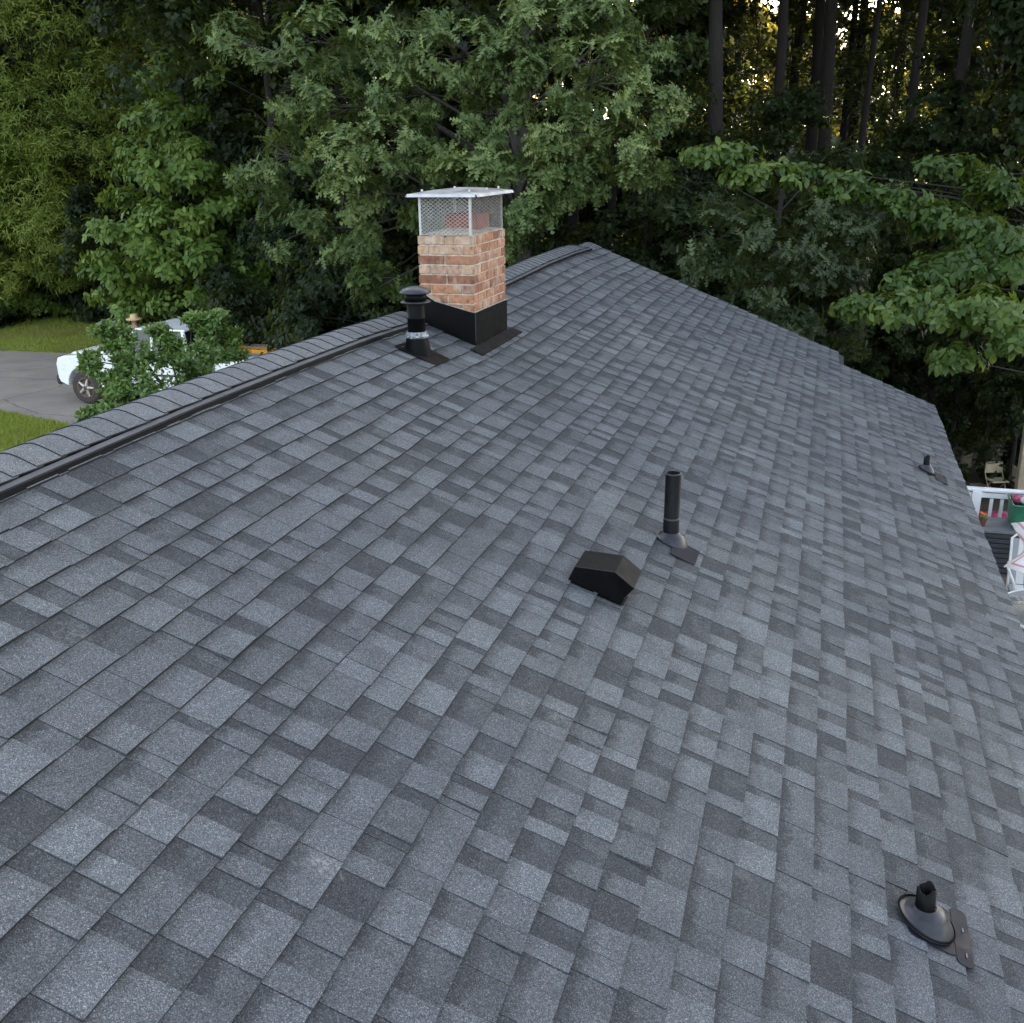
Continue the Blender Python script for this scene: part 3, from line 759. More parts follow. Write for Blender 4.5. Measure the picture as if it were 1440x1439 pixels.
def leaf_arrays(C, A, m, size, rg, spread=(50, 95), droop=.25, svar=.25, twig=.12, tmpl=T_OAK, v0=None, vvar=.16):
    """m leaves round every twig end C with axis A"""
    N = len(C); A = unit(A)
    ref = np.where(np.abs(A[:, 2:3]) < .9, np.array([[0, 0, 1.]]), np.array([[1., 0, 0]]))
    e1 = unit(np.cross(A, ref)); e2 = np.cross(A, e1)
    ph = (np.arange(m)[None, :]*2.399 + rg.uniform(0, 6.28, (N, 1)) + rg.normal(0, .3, (N, m)))
    th = np.radians(rg.uniform(spread[0], spread[1], (N, m)))
    d = A[:, None]*np.cos(th)[..., None] + (e1[:, None]*np.cos(ph)[..., None]+e2[:, None]*np.sin(ph)[..., None])*np.sin(th)[..., None]
    d[..., 2] -= droop*rg.uniform(.3, 1.4, (N, m)); d = unit(d)
    nn = A[:, None] + np.array([0, 0, .55]) + rg.normal(0, .28, (N, m, 3)); nn = unit(nn - d*(nn*d).sum(-1, keepdims=True))
    pos = C[:, None] + A[:, None]*rg.uniform(-twig, twig*.4, (N, m))[..., None]
    sz = size*np.clip(1+rg.normal(0, svar, (N, m)), .45, 1.7)
    bb = np.cross(nn, d); tv, tf = tmpl
    V = pos[:, :, None] + sz[..., None, None]*(tv[:, 0][:, None]*d[:, :, None] + tv[:, 1][:, None]*bb[:, :, None] + tv[:, 2][:, None]*nn[:, :, None])
    K = N*m; nv = len(tv); V = V.reshape(-1, 3)
    T = (np.arange(K)[:, None, None]*nv + tf[None]).reshape(-1, 3)
    base = rg.normal(.45, .1, (N, 1)) if v0 is None else np.asarray(v0).reshape(N, 1)
    val = np.clip(base + rg.normal(0, vvar, (N, m)), 0, 1)
    return V, T, np.repeat(val.ravel(), len(tf))
def clump_twigs(clumps, per, rg, sub=9, flat=.55, shell=.62, sspread=.30):
    """twig ends: every clump (centre, radii) holds sub-sprays near its shell"""
    Cs, As, Bs, subs = [], [], [], []
    for (c, r, tint) in clumps:
        c = np.array(c); r = np.array(r); k = max(4, int(sub*(1+.3*rg.normal())))
        dd = unit(rg.normal(0, 1, (k, 3))+np.array([0, 0, .25])); rad = rg.uniform(shell, 1, (k, 1))
        sc = c + dd*r*rad; n = max(3, int(per/k))
        subs.append((c, sc))
        for i in range(k):
            rs = r.mean()*sspread*rg.uniform(.7, 1.35)
            q = rg.normal(0, 1, (n, 3))*np.array([1, 1, flat])*rs*.6
            Cs.append(sc[i]+q); As.append(unit(dd[i]*.7+unit(q+1e-6)*.7+np.array([0, 0, .45])))
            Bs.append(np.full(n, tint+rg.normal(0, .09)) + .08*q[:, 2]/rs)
    return np.concatenate(Cs), np.concatenate(As), np.concatenate(Bs), subs
def px_clumps(lst, tint=.45, depth=.9):
    out = []
    for e in lst:
        px, py, d, rx, ry = e[:5]; c = at_dist(px, py, d); rr = rx*d/FOC; rz = ry*d/FOC
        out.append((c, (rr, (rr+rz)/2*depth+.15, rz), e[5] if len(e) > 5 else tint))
    return out
def limb_mesh(mb, base, top, r0, subs, rg, thin=.035, lo=.35):
    """trunk with limbs reaching every clump"""
    base = np.array(base, float); top = np.array(top, float); n = 9
    path = [base + (top-base)*t + np.array([sin(t*5+base[0]), cos(t*4+base[1]), 0])*.05*np.linalg.norm(top-base)*.25*t for t in np.linspace(0, 1, n)]
    rad = [r0*(1.25 if i == 0 else 1)*(1-.75*i/(n-1)) for i in range(n)]
    mb.tube(path, rad, 10)
    H = top[2]-base[2]
    for (c, sc) in subs:
        f = np.clip((c[2]-base[2]-.35*np.hypot(*(c[:2]-base[:2])))/max(H, .1), lo, .97); k = f*(n-1); i = min(int(k), n-2)
        p = path[i]+(path[i+1]-path[i])*(k-i); mid = (p+c)/2+np.array([0, 0, .1*np.linalg.norm(c-p)])
        r = max(thin, r0*.17*(1-.5*f)); mb.tube([p, (p*.6+mid*.4), mid, (mid+c)/2+rg.normal(0, .08, 3), c], [r, r*.8, r*.62, r*.45, r*.3], 6)
        for q in sc: mb.tube([c+(mid-c)*.15, (c+q)/2+rg.normal(0, .06, 3), q], [r*.3, r*.2, .006], 4)
def tree(name, label, cat, base, top, r0, clumps, per, leaf, size, m, lm, bm='bark', group=None, seed=1, sub=9, droop=.25, spread=(50, 95), flat=.55, shell=.62, sspread=.30, twig=.12, vvar=.16, lo=.35, thin=.022, svar=.25):
    rg = np.random.default_rng(seed); e = empty(name, base, label, cat, group)
    C, A, B, subs = clump_twigs(clumps, per, rg, sub, flat, shell, sspread)
    mb = MB(); limb_mesh(mb, np.array(base)-np.array([0, 0, .25]), top, r0, subs, rg, thin, lo); mb.build('trunk', M[bm], e, fixn=False)
    V, T, v = leaf_arrays(C, A, m, size, rg, spread, droop, svar, twig, leaf, B, vvar)
    tag(fast_tris('crown', V, T, M[lm], e, v), kind='stuff'); return e
def gbase(x, y): return (float(x), float(y), float(ground_z(x, y))+.02)
def base_at(px, d):
    p = at_dist(px, 216, d); return gbase(p[0], p[1])

# --- the grey-green oak behind the chimney
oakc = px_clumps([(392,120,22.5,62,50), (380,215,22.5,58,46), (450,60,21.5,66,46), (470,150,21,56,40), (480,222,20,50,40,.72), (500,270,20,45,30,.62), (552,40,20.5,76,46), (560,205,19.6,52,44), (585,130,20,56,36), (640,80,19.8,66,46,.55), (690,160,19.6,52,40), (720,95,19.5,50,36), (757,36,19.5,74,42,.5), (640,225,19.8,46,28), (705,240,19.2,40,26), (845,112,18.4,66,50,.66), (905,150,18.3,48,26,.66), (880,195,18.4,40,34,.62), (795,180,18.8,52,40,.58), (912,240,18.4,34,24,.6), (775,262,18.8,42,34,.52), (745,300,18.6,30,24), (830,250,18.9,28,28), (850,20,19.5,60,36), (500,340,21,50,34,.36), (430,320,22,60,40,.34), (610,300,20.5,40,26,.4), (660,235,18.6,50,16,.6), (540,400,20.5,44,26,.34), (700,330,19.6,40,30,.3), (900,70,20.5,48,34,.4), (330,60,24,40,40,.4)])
rg0 = np.random.default_rng(3); ob = gbase(-3.2, 21.8)
for i in range(26):      # the rest of its round crown, above and behind
    a = rg0.uniform(0, 6.28); rr = rg0.uniform(1.5, 5.2); z = rg0.uniform(3.5, 10)
    oakc.append((np.array([ob[0]+.6+rr*cos(a), ob[1]+1.8+abs(rr*sin(a))*.9, z]), (1.3, 1.2, .9), .4))
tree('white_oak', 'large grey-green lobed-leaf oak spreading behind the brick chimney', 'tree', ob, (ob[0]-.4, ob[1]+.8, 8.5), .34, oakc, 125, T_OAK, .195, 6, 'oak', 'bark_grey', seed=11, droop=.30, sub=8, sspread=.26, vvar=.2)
# --- oak boughs right of the roof end
oak2 = px_clumps([(1030,325,16.8,48,34,.5), (1000,370,16.8,34,36,.5), (1085,345,17,52,32,.45), (1070,405,17,52,34,.34), (1145,375,17.5,46,40,.34), (1120,450,17,36,20,.36), (1180,325,18,44,32,.4), (1165,300,17.6,44,20,.5), (1040,440,17.6,36,28,.22), (1190,400,18,30,26,.25)], depth=1.0)
for i in range(9):
    a = rg0.uniform(0, 6.28); oak2.append((np.array([2.3+1.9*cos(a), 20.4+1.6*sin(a), rg0.uniform(-3.4, 1.4)]), (1.0, 1.0, .7), .25))
b2 = gbase(1.9, 20.6)
tree('young_oak', 'young dark oak with lobed leaves beyond the far end of the roof', 'tree', b2, (b2[0]+.1, b2[1], 1.2), .13, oak2, 74, T_OAK, .17, 6, 'oak_dark', seed=12, droop=.28)
# --- ovate-leaf tree reaching in from the right
hick = px_clumps([(1008,218,17.4,44,13,.62), (1062,245,17.4,48,17,.7), (1130,248,18,52,15,.4), (1195,262,18,46,15,.4), (1250,285,18,54,20,.32), (1310,310,18,44,20,.28), (1395,275,18.5,46,34,.25), (1330,240,19,50,20,.25), (1205,432,16,44,14,.6), (1270,428,16,50,20,.62), (1335,440,16,48,20,.66), (1400,430,15.8,46,22,.58), (1425,470,15.5,30,22,.62), (1345,505,15.6,26,14,.5), (1340,375,17,52,26,.36), (1415,360,17,40,28,.36), (1280,400,16.6,44,22,.34), (1390,330,17.5,40,26,.32)], depth=1.1)
for i in range(14):
    a = rg0.uniform(0, 6.28); rr = rg0.uniform(.5, 3.0); hick.append((np.array([9.3+rr*cos(a), 20.4+rr*sin(a), rg0.uniform(-2, 4.5)]), (1.0, 1.0, .6), .35))
b3 = gbase(9.6, 20.2)
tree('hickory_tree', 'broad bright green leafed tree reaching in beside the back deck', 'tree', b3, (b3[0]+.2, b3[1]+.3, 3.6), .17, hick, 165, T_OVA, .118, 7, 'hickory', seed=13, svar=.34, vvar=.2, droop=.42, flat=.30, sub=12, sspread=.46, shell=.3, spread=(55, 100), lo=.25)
# --- narrow-leaf tree over the lawn
wil = px_clumps([(30,50,34,80,70,.6), (130,40,35,80,60,.55), (50,160,34,80,60,.45), (140,140,34,70,60,.5), (30,250,33.5,70,60,.5), (105,245,33,76,56,.5), (55,335,33,70,40,.6), (125,330,33,54,38,.5), (190,90,36,56,70,.5), (180,200,34.5,50,50,.45), (5,385,33.5,40,22,.6), (80,385,33.5,40,16,.5), (60,-70,34,90,60), (170,-70,35,80,60), (-60,60,34,70,80), (-60,220,34,60,70), (-50,340,34,50,50)])
bw = base_at(28, 47)
for i in range(16):
    a = rg0.uniform(0, 6.28); rr = rg0.uniform(1, 4); wil.append((np.array([bw[0]+rr*cos(a), bw[1]+1+abs(rr*sin(a)), rg0.uniform(1, 11)]), (1.6, 1.5, 1.2), .4))
wil = [(CAM+(c-CAM)*1.2, tuple(1.2*v for v in r), t_) if i < 17 else (c, r, t_) for i, (c, r, t_) in enumerate(wil)]
tree('willow_oak', 'tall feathery narrow-leafed tree standing at the edge of the lawn', 'tree', bw, (bw[0], bw[1]+.5, 9), .32, wil, 900, T_NAR, .20, 5, 'willow', seed=14, droop=.35, sub=12, shell=.4, sspread=.42, vvar=.22)
# --- broadleaf tree between lawn and oak
brd = px_clumps([(200,265,30,56,40), (262,240,30.5,56,36), (175,335,29.5,54,36,.55), (250,315,29,56,40,.55), (305,280,30,46,38), (215,385,29,60,36,.45), (300,370,29,56,40,.4), (160,395,30,44,34,.45), (335,330,30,40,40,.36), (240,180,32,56,40,.36), (330,190,33,40,44,.34), (270,420,29,60,24,.4), (350,400,29,44,32,.34), (195,425,30,44,18,.5), (300,130,36,36,40,.3)])
bb_ = base_at(250, 32.5)
for i in range(10):
    a = rg0.uniform(0, 6.28); rr = rg0.uniform(.5, 3); brd.append((np.array([bb_[0]+rr*cos(a), bb_[1]+1+abs(rr*sin(a)), rg0.uniform(-1, 5)]), (1.3, 1.3, 1.0), .3))
tree('broadleaf_tree', 'mid green broad-leafed tree rising behind the white pickup truck', 'tree', bb_, (bb_[0], bb_[1]+.4, 3.6), .2, brd, 300, T_OVA, .19, 5, 'broad', seed=15, droop=.4, flat=.45, sub=11, shell=.45, sspread=.36)
# --- glossy front-garden shrub before the truck
shr = px_clumps([(168,524,15,20,14,.5), (190,502,15.2,30,14,.55), (245,497,15.4,32,16,.55), (200,540,14.6,40,20,.5), (260,520,15,36,22,.45), (180,570,14.4,28,13,.55), (134,584,14.4,15,6,.5), (230,560,14.6,40,22,.4), (292,500,15.6,22,22,.5), (288,458,16,20,12,.6), (153,466,15.4,13,8,.7), (226,468,15.6,12,6,.6), (310,472,16,14,16,.5), (322,497,15.8,14,14,.5), (120,506,15,9,4,.6), (135,514,15,9,5,.6), (303,446,16,10,6,.7), (275,449,16,8,5,.7), (160,480,15.4,20,10,.6), (172,548,14.6,18,12,.5), (290,550,15,30,22,.35), (190,600,14.6,50,16,.3), (260,600,15,40,16,.3)], depth=1.0)
bs = base_at(225, 15.3)
tree('garden_shrub', 'bushy bright green shrub hiding the side of the white pickup', 'shrub', bs, (bs[0], bs[1], -2.2), .07, shr, 190, T_SML, .068, 7, 'shrub', seed=16, droop=.0, spread=(25, 80), sub=9, shell=.4, sspread=.38, vvar=.22, thin=.02, lo=.15, twig=.15)

# --- pale laurel at the corner of the lawn
lau = px_clumps([(15,400,42,40,22,.6), (45,420,42,34,16,.6), (0,425,42,40,14,.55), (80,432,42.5,26,9,.5), (115,434,42.5,26,8,.5)], depth=1.2)
bl = base_at(30, 42.5)
tree('laurel_bush', 'pale leafy laurel bush at the far corner of the lawn', 'shrub', bl, (bl[0], bl[1]+.2, -2.6), .06, lau, 420, T_SML, .12, 6, 'broad', seed=17, droop=.1, sub=10, shell=.3, sspread=.4, lo=.1, thin=.02)
# --- generic kinds for the wood behind: built once, then copied
def proto_clumps(n, r, z0, z1, cr, rg, hollow=.45):
    out = []
    for i in range(n):
        a = rg.uniform(0, 6.28); z = z0+(z1-z0)*rg.uniform(0, 1); w = sin(pi*min(1, max(.12, (z-z0)/(z1-z0)*.85+.12)))
        rr = r*w*math.sqrt(rg.uniform(hollow**2, 1)); s = cr*rg.uniform(.7, 1.3)
        out.append((np.array([rr*cos(a), rr*sin(a), z]), (s, s, s*.7), rg.uniform(.25, .6)))
    return out
FOREST = 'trees of the wood behind the house'
protos = []
for k, (h, r0, r, z0, lab) in enumerate(((23, .27, 4.2, 14.5, 'tall dark forest tree with bare trunk in the wood behind the house'), (24, .21, 3.6, 15.0, 'slender dark forest tree in the wood behind the house'), (18, .16, 3.8, 5.0, 'leafy forest tree with low boughs in the wood behind the house'))):
    rg = np.random.default_rng(40+k)
    protos.append(tree('forest_tree', lab, 'tree', (0, 0, 0), (.3, .2, h-2), r0, proto_clumps(32, r, z0, h, 1.3, rg), 170, T_CLUMP, .155, 5, 'wood', group=FOREST, seed=50+k, sub=8, sspread=.42, shell=.4, lo=.3))
rg = np.random.default_rng(47)
sapling = tree('forest_sapling', 'thin sparse-leaved sapling dark against the light in the wood', 'tree', (0, 0, 0), (.6, .3, 10.5), .07, proto_clumps(30, 2.8, 3.0, 12.5, 1.0, rg, .2), 40, T_CLUMP, .14, 5, 'wood', group='saplings among the trunks of the wood', seed=48, sub=7, sspread=.6, shell=.2, lo=.2, thin=.014)
under = []
for k, (h, r) in enumerate(((4.4, 2.3), (3.0, 1.8))):
    rg = np.random.default_rng(60+k)
    under.append(tree('understorey_bush', 'dark evergreen bush in the undergrowth of the wood', 'shrub', (0, 0, 0), (.1, 0, h*.8), .06, proto_clumps(22, r, .3, h, .75, rg, .3), 150, T_SML, .13, 6, 'holly', group='undergrowth bushes of the wood', seed=70+k, sub=7, droop=.12, sspread=.42, shell=.3, lo=.1, thin=.02))
used = set()
def place(proto, x, y, rz, sc, zoff=0.0):
    key = id(proto)
    o = proto if key not in used else copy_tree(proto); used.add(key)
    o.location = (x, y, float(ground_z(x, y))+zoff); o.rotation_euler = (random.gauss(0, .025), random.gauss(0, .03), rz); o.scale = (sc, sc, sc*random.uniform(.92, 1.1)); return o
def placed(proto, px, d, sc=1.0): 
    p = at_dist(px, 216, d); return place(proto, p[0], p[1], random.uniform(0, 6.28), sc)
R1 = random.Random(5)
# trunks the photograph shows, dark against the light
for (px, d, k, sc) in ((1015, 27, 0, .95), (1345, 30, 0, .9), (1212, 35, 1, .8), (1285, 33, 1, .95), (1403, 33, 1, .8), (1425, 38, 0, .7), (1165, 40, 1, .9), (285, 46, 0, 1.15), (935, 38, 1, .9), (640, 34, 0, 1.0), (790, 30, 1, 1.0), (480, 38, 0, 1.0), (1090, 31, 1, .95), (1250, 46, 0, 1.0), (1130, 52, 1, 1.0), (1375, 48, 1, 1.0)): placed(protos[k], px, d, sc)
for (px, d, sc) in ((935, 37, 1.0), (985, 41, 1.1), (1045, 36, 1.0), (1085, 42, 1.15), (1125, 38, 1.05), (1165, 45, 1.2), (1200, 39, 1.0), (1240, 43, 1.15), (1275, 37, 1.0), (1310, 44, 1.15), (1360, 40, 1.05), (1415, 44, 1.1), (1450, 38, 1.0), (330, 40, 1.1), (380, 44, 1.2), (230, 56, 1.2)): placed(sapling, px, d, sc)
# the depth of the wood, some trees added to keep sun off the driveway
for (px, d, k) in ((560, 28, 2), (720, 27, 2), (400, 34, 2), (860, 33, 2), (170, 44, 2), (80, 47, 2), (-40, 46, 2), (-120, 52, 0), (-240, 48, 2), (470, 52, 2), (510, 50, 2), (430, 56, 2), (540, 57, 2), (1500, 30, 2), (1560, 38, 0), (1620, 28, 2), (1480, 46, 0), (1330, 56, 1), (1040, 48, 0), (960, 55, 1), (840, 48, 0), (700, 46, 2), (580, 48, 0), (450, 52, 1), (220, 58, 0), (120, 60, 2), (0, 62, 0), (1200, 62, 0), (1480, 60, 2), (900, 68, 0), (1100, 70, 1), (620, 64, 0), (760, 60, 1), (1720, 40, 0), (1760, 26, 2), (350, 66, 0), (380, 30, 2), (500, 31, 2), (610, 29, 2), (670, 32, 2), (770, 34, 2), (430, 42, 2), (540, 40, 2), (690, 40, 2), (20, 52, 2), (110, 50, 2), (240, 50, 2), (820, 38, 2), (1190, 60, 2), (1500, 52, 2)): placed(protos[k], px, d, R1.uniform(.9, 1.12))
for i in range(58):
    px = R1.uniform(-150, 1560); d = R1.uniform(24, 40) if px > 330 else R1.uniform(40, 50)
    if px > 1150 and d < 33: d += 9
    placed(under[i % 2], px, d, R1.uniform(.9, 1.35))
for i in range(34):      # taller evergreens deeper in, closing the view near the ground
    placed(under[i % 2], -100+i*50+R1.uniform(-20, 20), R1.uniform(46, 58), R1.uniform(1.6, 2.2))
for (px, d, sc) in ((360, 30, 1.05), (430, 27.5, 1.0), (480, 25, 1.05), (540, 24, 1.1), (600, 24.5, 1.0), (15, 45, .9), (60, 45.5, .9), (110, 44.5, .8), (-20, 45, .9), (150, 44, .7), (700, 24, 1.0), (800, 24.5, .95), (880, 25, .95), (960, 24.5, .9), (185, 40, .8), (310, 33, .8), (1240, 30, 1.2), (1320, 33, 1.3), (1180, 28, 1.2), (1420, 34, 1.3), (1500, 29, 1.2), (1370, 36, 1.4), (1280, 37, 1.4)): placed(under[R1.randrange(2)], px, d, sc)
for i, (px, d) in enumerate(((1000, 27), (1060, 29), (1120, 26.5), (1170, 30), (1230, 27.5), (1290, 30), (1340, 32), (1390, 29), (1440, 31), (1490, 28), (960, 25.5), (900, 25))):
    placed(protos[2], px, d, .42+.05*(i % 3))
for (px, d, sc) in ((830, 21.5, .8), (870, 22.5, .9), (910, 22, .8), (950, 23, .9), (990, 22, .75), (1030, 23, .9), (860, 27, 1.2), (930, 28, 1.2)): placed(under[R1.randrange(2)], px, d, sc)
# a far row beyond the wood, standing in full sun
rg = np.random.default_rng(90)
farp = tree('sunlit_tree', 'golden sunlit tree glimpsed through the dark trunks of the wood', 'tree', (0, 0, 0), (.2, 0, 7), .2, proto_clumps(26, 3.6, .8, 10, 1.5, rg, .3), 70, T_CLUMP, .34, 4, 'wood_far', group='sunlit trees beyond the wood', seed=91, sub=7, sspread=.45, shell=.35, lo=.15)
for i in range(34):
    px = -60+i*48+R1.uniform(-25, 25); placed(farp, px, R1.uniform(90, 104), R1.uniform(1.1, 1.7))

for (px, d) in ((1130, 36), (1165, 34), (1200, 43), (1100, 41)): placed(protos[0], px, d, 1.0)  # extra trees, added to block a sun streak on the roof

# --- grass
def scatter_poly(n, quad, rg):
    a, b, c, d = [np.array(q) for q in quad]; u, w = rg.uniform(0, 1, (2, n, 1))
    return (a*(1-u)+b*u)*(1-w)+(d*(1-u)+c*u)*w
rg = np.random.default_rng(99)
P = np.concatenate([scatter_poly(26000, (gp(-30, 441), gp(170, 446), gp(170, 500), gp(-30, 493)), rg), scatter_poly(16000, (gp(-30, 576), gp(95, 601), gp(95, 660), gp(-30, 640)), rg)])
n = len(P); A = unit(np.concatenate([rg.normal(0, .35, (n, 2)), np.ones((n, 1))], 1))
G = np.concatenate([P, np.full((n, 1), GZ+.01)], 1)
V, T, v = leaf_arrays(G, A, 2, .10, rg, (5, 40), -.2, .3, .0, T_NAR, np.clip(.5+.28*np.sin(P[:, 0]*.9+np.cos(P[:, 1]*.7)*2)+rg.normal(0, .15, n), 0, 1), .12)
tag(fast_tris('grass', V, T, M['grass'], None, v), 'short mown lawn grass either side of the driveway', 'grass', kind='stuff')
# ivy creeping at the wood's edge
q = np.concatenate([scatter_poly(1500, (gp(-30, 430), gp(180, 436), gp(170, 449), gp(-30, 443)), rg)])
C = np.concatenate([q, GZ+rg.uniform(.05, .45, (len(q), 1))], 1)
V, T, v = leaf_arrays(C, unit(rg.normal(0, .4, (len(q), 3))+np.array([0, -.3, 1])), 6, .13, rg, (40, 90), .1, .25, .1, T_SML, None, .16)
tag(fast_tris('ground_ivy', V, T, M['holly'], None, v), 'low ivy creeping along the far edge of the lawn', 'ground cover', kind='stuff')

# ------------------------------------------------------------------ pickup truck on the driveway (nose toward -X)
def paint(name, col):
    m = simple(name, col, .3, 0, .05, 3); m.node_tree.nodes['Principled BSDF'].inputs['Coat Weight'].default_value = .5; return m
M['truck_white'] = paint('white_vehicle_paint', (.78, .78, .77)); M['glass_dark'] = simple('dark_glass', (.012, .014, .016), .08, 0, .1)
M['tyre'] = simple('dusty_tyre', (.045, .038, .032), .9, 0, .25, 18, .3); M['rim'] = simple('steel_rim', (.42, .40, .38), .4, .7, .2, 14)
M['rust'] = simple('brown_wheel', (.12, .075, .05), .7, .2, .3, 20); M['dark_trim'] = simple('black_trim', (.02, .02, .022), .5)
M['orange'] = simple('orange_fibreglass', (.75, .32, .03), .5, 0, .1); M['grey_bed'] = simple('grey_bed_liner', (.25, .29, .34), .5, 0, .15)
TX, TY0, TZ = -14.68, 20.98, GZ+.014
truck = empty('pickup_truck', (TX+2.8, TY0+1.0, TZ), 'white pickup truck parked on the driveway, nose to the lawn', 'truck')
W_ = 1.96
def arch(cx, r, z0, a0=0, a1=180, n=12): return [(cx+r*cos(radians(a)), z0+r*sin(radians(a))) for a in np.linspace(a1, a0, n)]
FWX, RWX, WR = .74, 4.62, .40
prof = [(.06, .52), (.02, .62), (.0, .95), (.06, 1.10), (.25, 1.16), (1.55, 1.22), (1.62, 1.24), (3.62, 1.24), (3.64, 1.27), (5.78, 1.27), (5.80, .60), (5.70, .52)]
low = [(.06, .52)] ; body = [p for p in prof] + arch(RWX, .47, .44)[::-1] + [(FWX+.62, .44)] + arch(FWX, .47, .44)[::-1]
def P3(x, z, y): return (TX+x, TY0+y, TZ+z)
b = MB(); n = len(body)
for (y0, y1) in ((0.0, .36), (W_-.36, W_)): b.prism([P3(x, z, y0) for x, z in body], (0, y1-y0, 0))
b.prism([P3(x, z, .36) for x, z in ((.10, .55), (.05, 1.08), (.25, 1.19), (1.6, 1.255), (1.62, .55))], (0, W_-.72, 0))
b.prism([P3(x, z, .362) for x, z in ((1.62, .45), (1.62, 1.2), (3.62, 1.2), (3.62, .45))], (0, W_-.724, 0))
b.build('body', M['truck_white'], truck, bevel=.03)
bd = MB(); bd.box(P3(4.7, .62, W_/2), (2.1, W_-.74, .05)); bd.box(P3(5.74, .92, W_/2), (.06, W_-.74, .62)); bd.build('bed', M['grey_bed'], truck)
# cab: tapered glasshouse with pillars
def cab_pt(x, z, side): 
    t = (z-1.24)/.70; y = .07+.13*t; return P3(x, z, y if side == 0 else W_-y)
wf0, wf1, cr1, cr0 = 1.58, 2.22, 3.46, 3.60          # windscreen foot/top, rear top/foot
zt = 1.80
c = MB(); r = MB()
for sd in (0, 1):
    pass
V = [cab_pt(x, z, s) for s in (0, 1) for (x, z) in ((wf0, 1.24), (wf1, zt), (cr1, zt), (cr0, 1.24))]
c.add(V, [(0, 1, 2, 3), (7, 6, 5, 4), (0, 4, 5, 1), (1, 5, 6, 2), (2, 6, 7, 3)]); c.build('cab_glass', M['glass_dark'], truck)
r.prism([cab_pt(wf1-.03, zt+.002, 0), cab_pt(cr1+.05, zt+.002, 0), cab_pt(cr1+.05, zt+.002, 1), cab_pt(wf1-.03, zt+.002, 1)], (0, 0, .05)); r.build('cab_roof', M['truck_white'], truck, bevel=.02)
for s in (0, 1):
    for (xa, xb, w) in ((wf0, wf1, .035), (2.62, 2.66, .04), (cr0, cr1, .05)):
        MB().tube([cab_pt(xa, 1.23, s), cab_pt(xb, zt+.01, s)], w, 6).build('pillar', M['truck_white'], truck)
for s, yy in ((0, -.16), (1, W_+.16)):
    mr = MB(); mr.box(P3(1.86, 1.36, yy), (.10, .22, .26), None, .02); mr.tube([P3(1.88, 1.3, yy), P3(1.9, 1.25, .05 if s == 0 else W_-.05)], .02, 6)
    mr.build('mirror', M['dark_trim'], truck)
bp = MB(); bp.box(P3(-.03, .56, W_/2), (.12, W_-.06, .22), None, .03); bp.build('front_bumper', M['dark_trim'], truck)
bp = MB(); bp.box(P3(5.86, .56, W_/2), (.14, W_-.06, .18), None, .03); bp.build('rear_bumper', M['rim'], truck)
gr_ = MB(); gr_.box(P3(.0, .86, W_/2), (.05, W_-.66, .30)); gr_.build('grille', M['dark_trim'], truck)
for y in (.18, W_-.18):
    h = MB(); h.box(P3(.015, .88, y), (.06, .28, .24), None, .015); h.build('headlight', M['galv'], truck)
for s in (0, 1):
    for (xa, xb) in ((1.72, 3.52),):
        y = -.004 if s == 0 else W_+.004
        d = MB()
        for (p, q) in (((xa, .5), (xa, 1.22)), ((xb, .5), (xb, 1.22))): d.box(P3(p[0], .86, y), (.012, .006, .72))
        d.box(P3(2.62, .80, y), (1.7, .012, .05)); dd = d.build('door', M['dark_trim'], truck)
        hh = MB(); hh.box(P3(3.35, 1.08, y+(-.02 if s == 0 else .02)), (.2, .04, .05)); hh.build('handle', M['dark_trim'], dd)
for (wx, nm) in ((FWX, 0), (RWX, 1)):
    for s in (0, 1):
        y = .02 if s == 0 else W_-.02; ax = -1 if s == 0 else 1; cc = P3(wx, WR, y+(.11 if s == 0 else -.11))
        w = MB().lathe([(.24, -.11), (.34, -.125), (.385, -.10), (.40, -.05), (.40, .05), (.385, .10), (.34, .125), (.24, .11)], cc, (0, ax, 0.001), 28)
        wo = w.build('wheel', M['tyre'], truck)
        MB().lathe([(.245, .08), (.25, .115), (.22, .11), (.20, .06), (.12, .05), (.10, .09), (.07, .13), (.0, .13)], cc, (0, ax, 0.001), 24).build('rim', M['rust'], wo)
        sp = MB()
        for k in range(5):
            a = 2*pi*k/5; p0 = np.array(cc)+np.array((.05*cos(a), ax*.10, .05*sin(a))); p1 = np.array(cc)+np.array((.22*cos(a), ax*.10, .22*sin(a)))
            sp.tube([p0, p1], [.05, .032], 6)
        sp.build('spoke', M['rim'], wo)
# ladder lying in the truck bed, orange rails
ld = empty('ladder', P3(4.6, .66, 1.3), 'orange fibreglass ladder lying across the bed of the white truck', 'ladder')
for y in (1.15, 1.5):
    MB().box(P3(4.78, 1.24, y), (2.4, .035, .09)).build('rail', M['orange'], ld)
for i in range(8): MB().tube([P3(3.75+i*.3, 1.24, 1.15), P3(3.75+i*.3, 1.24, 1.5)], .016, 6).build('rung', M['galv'], ld)

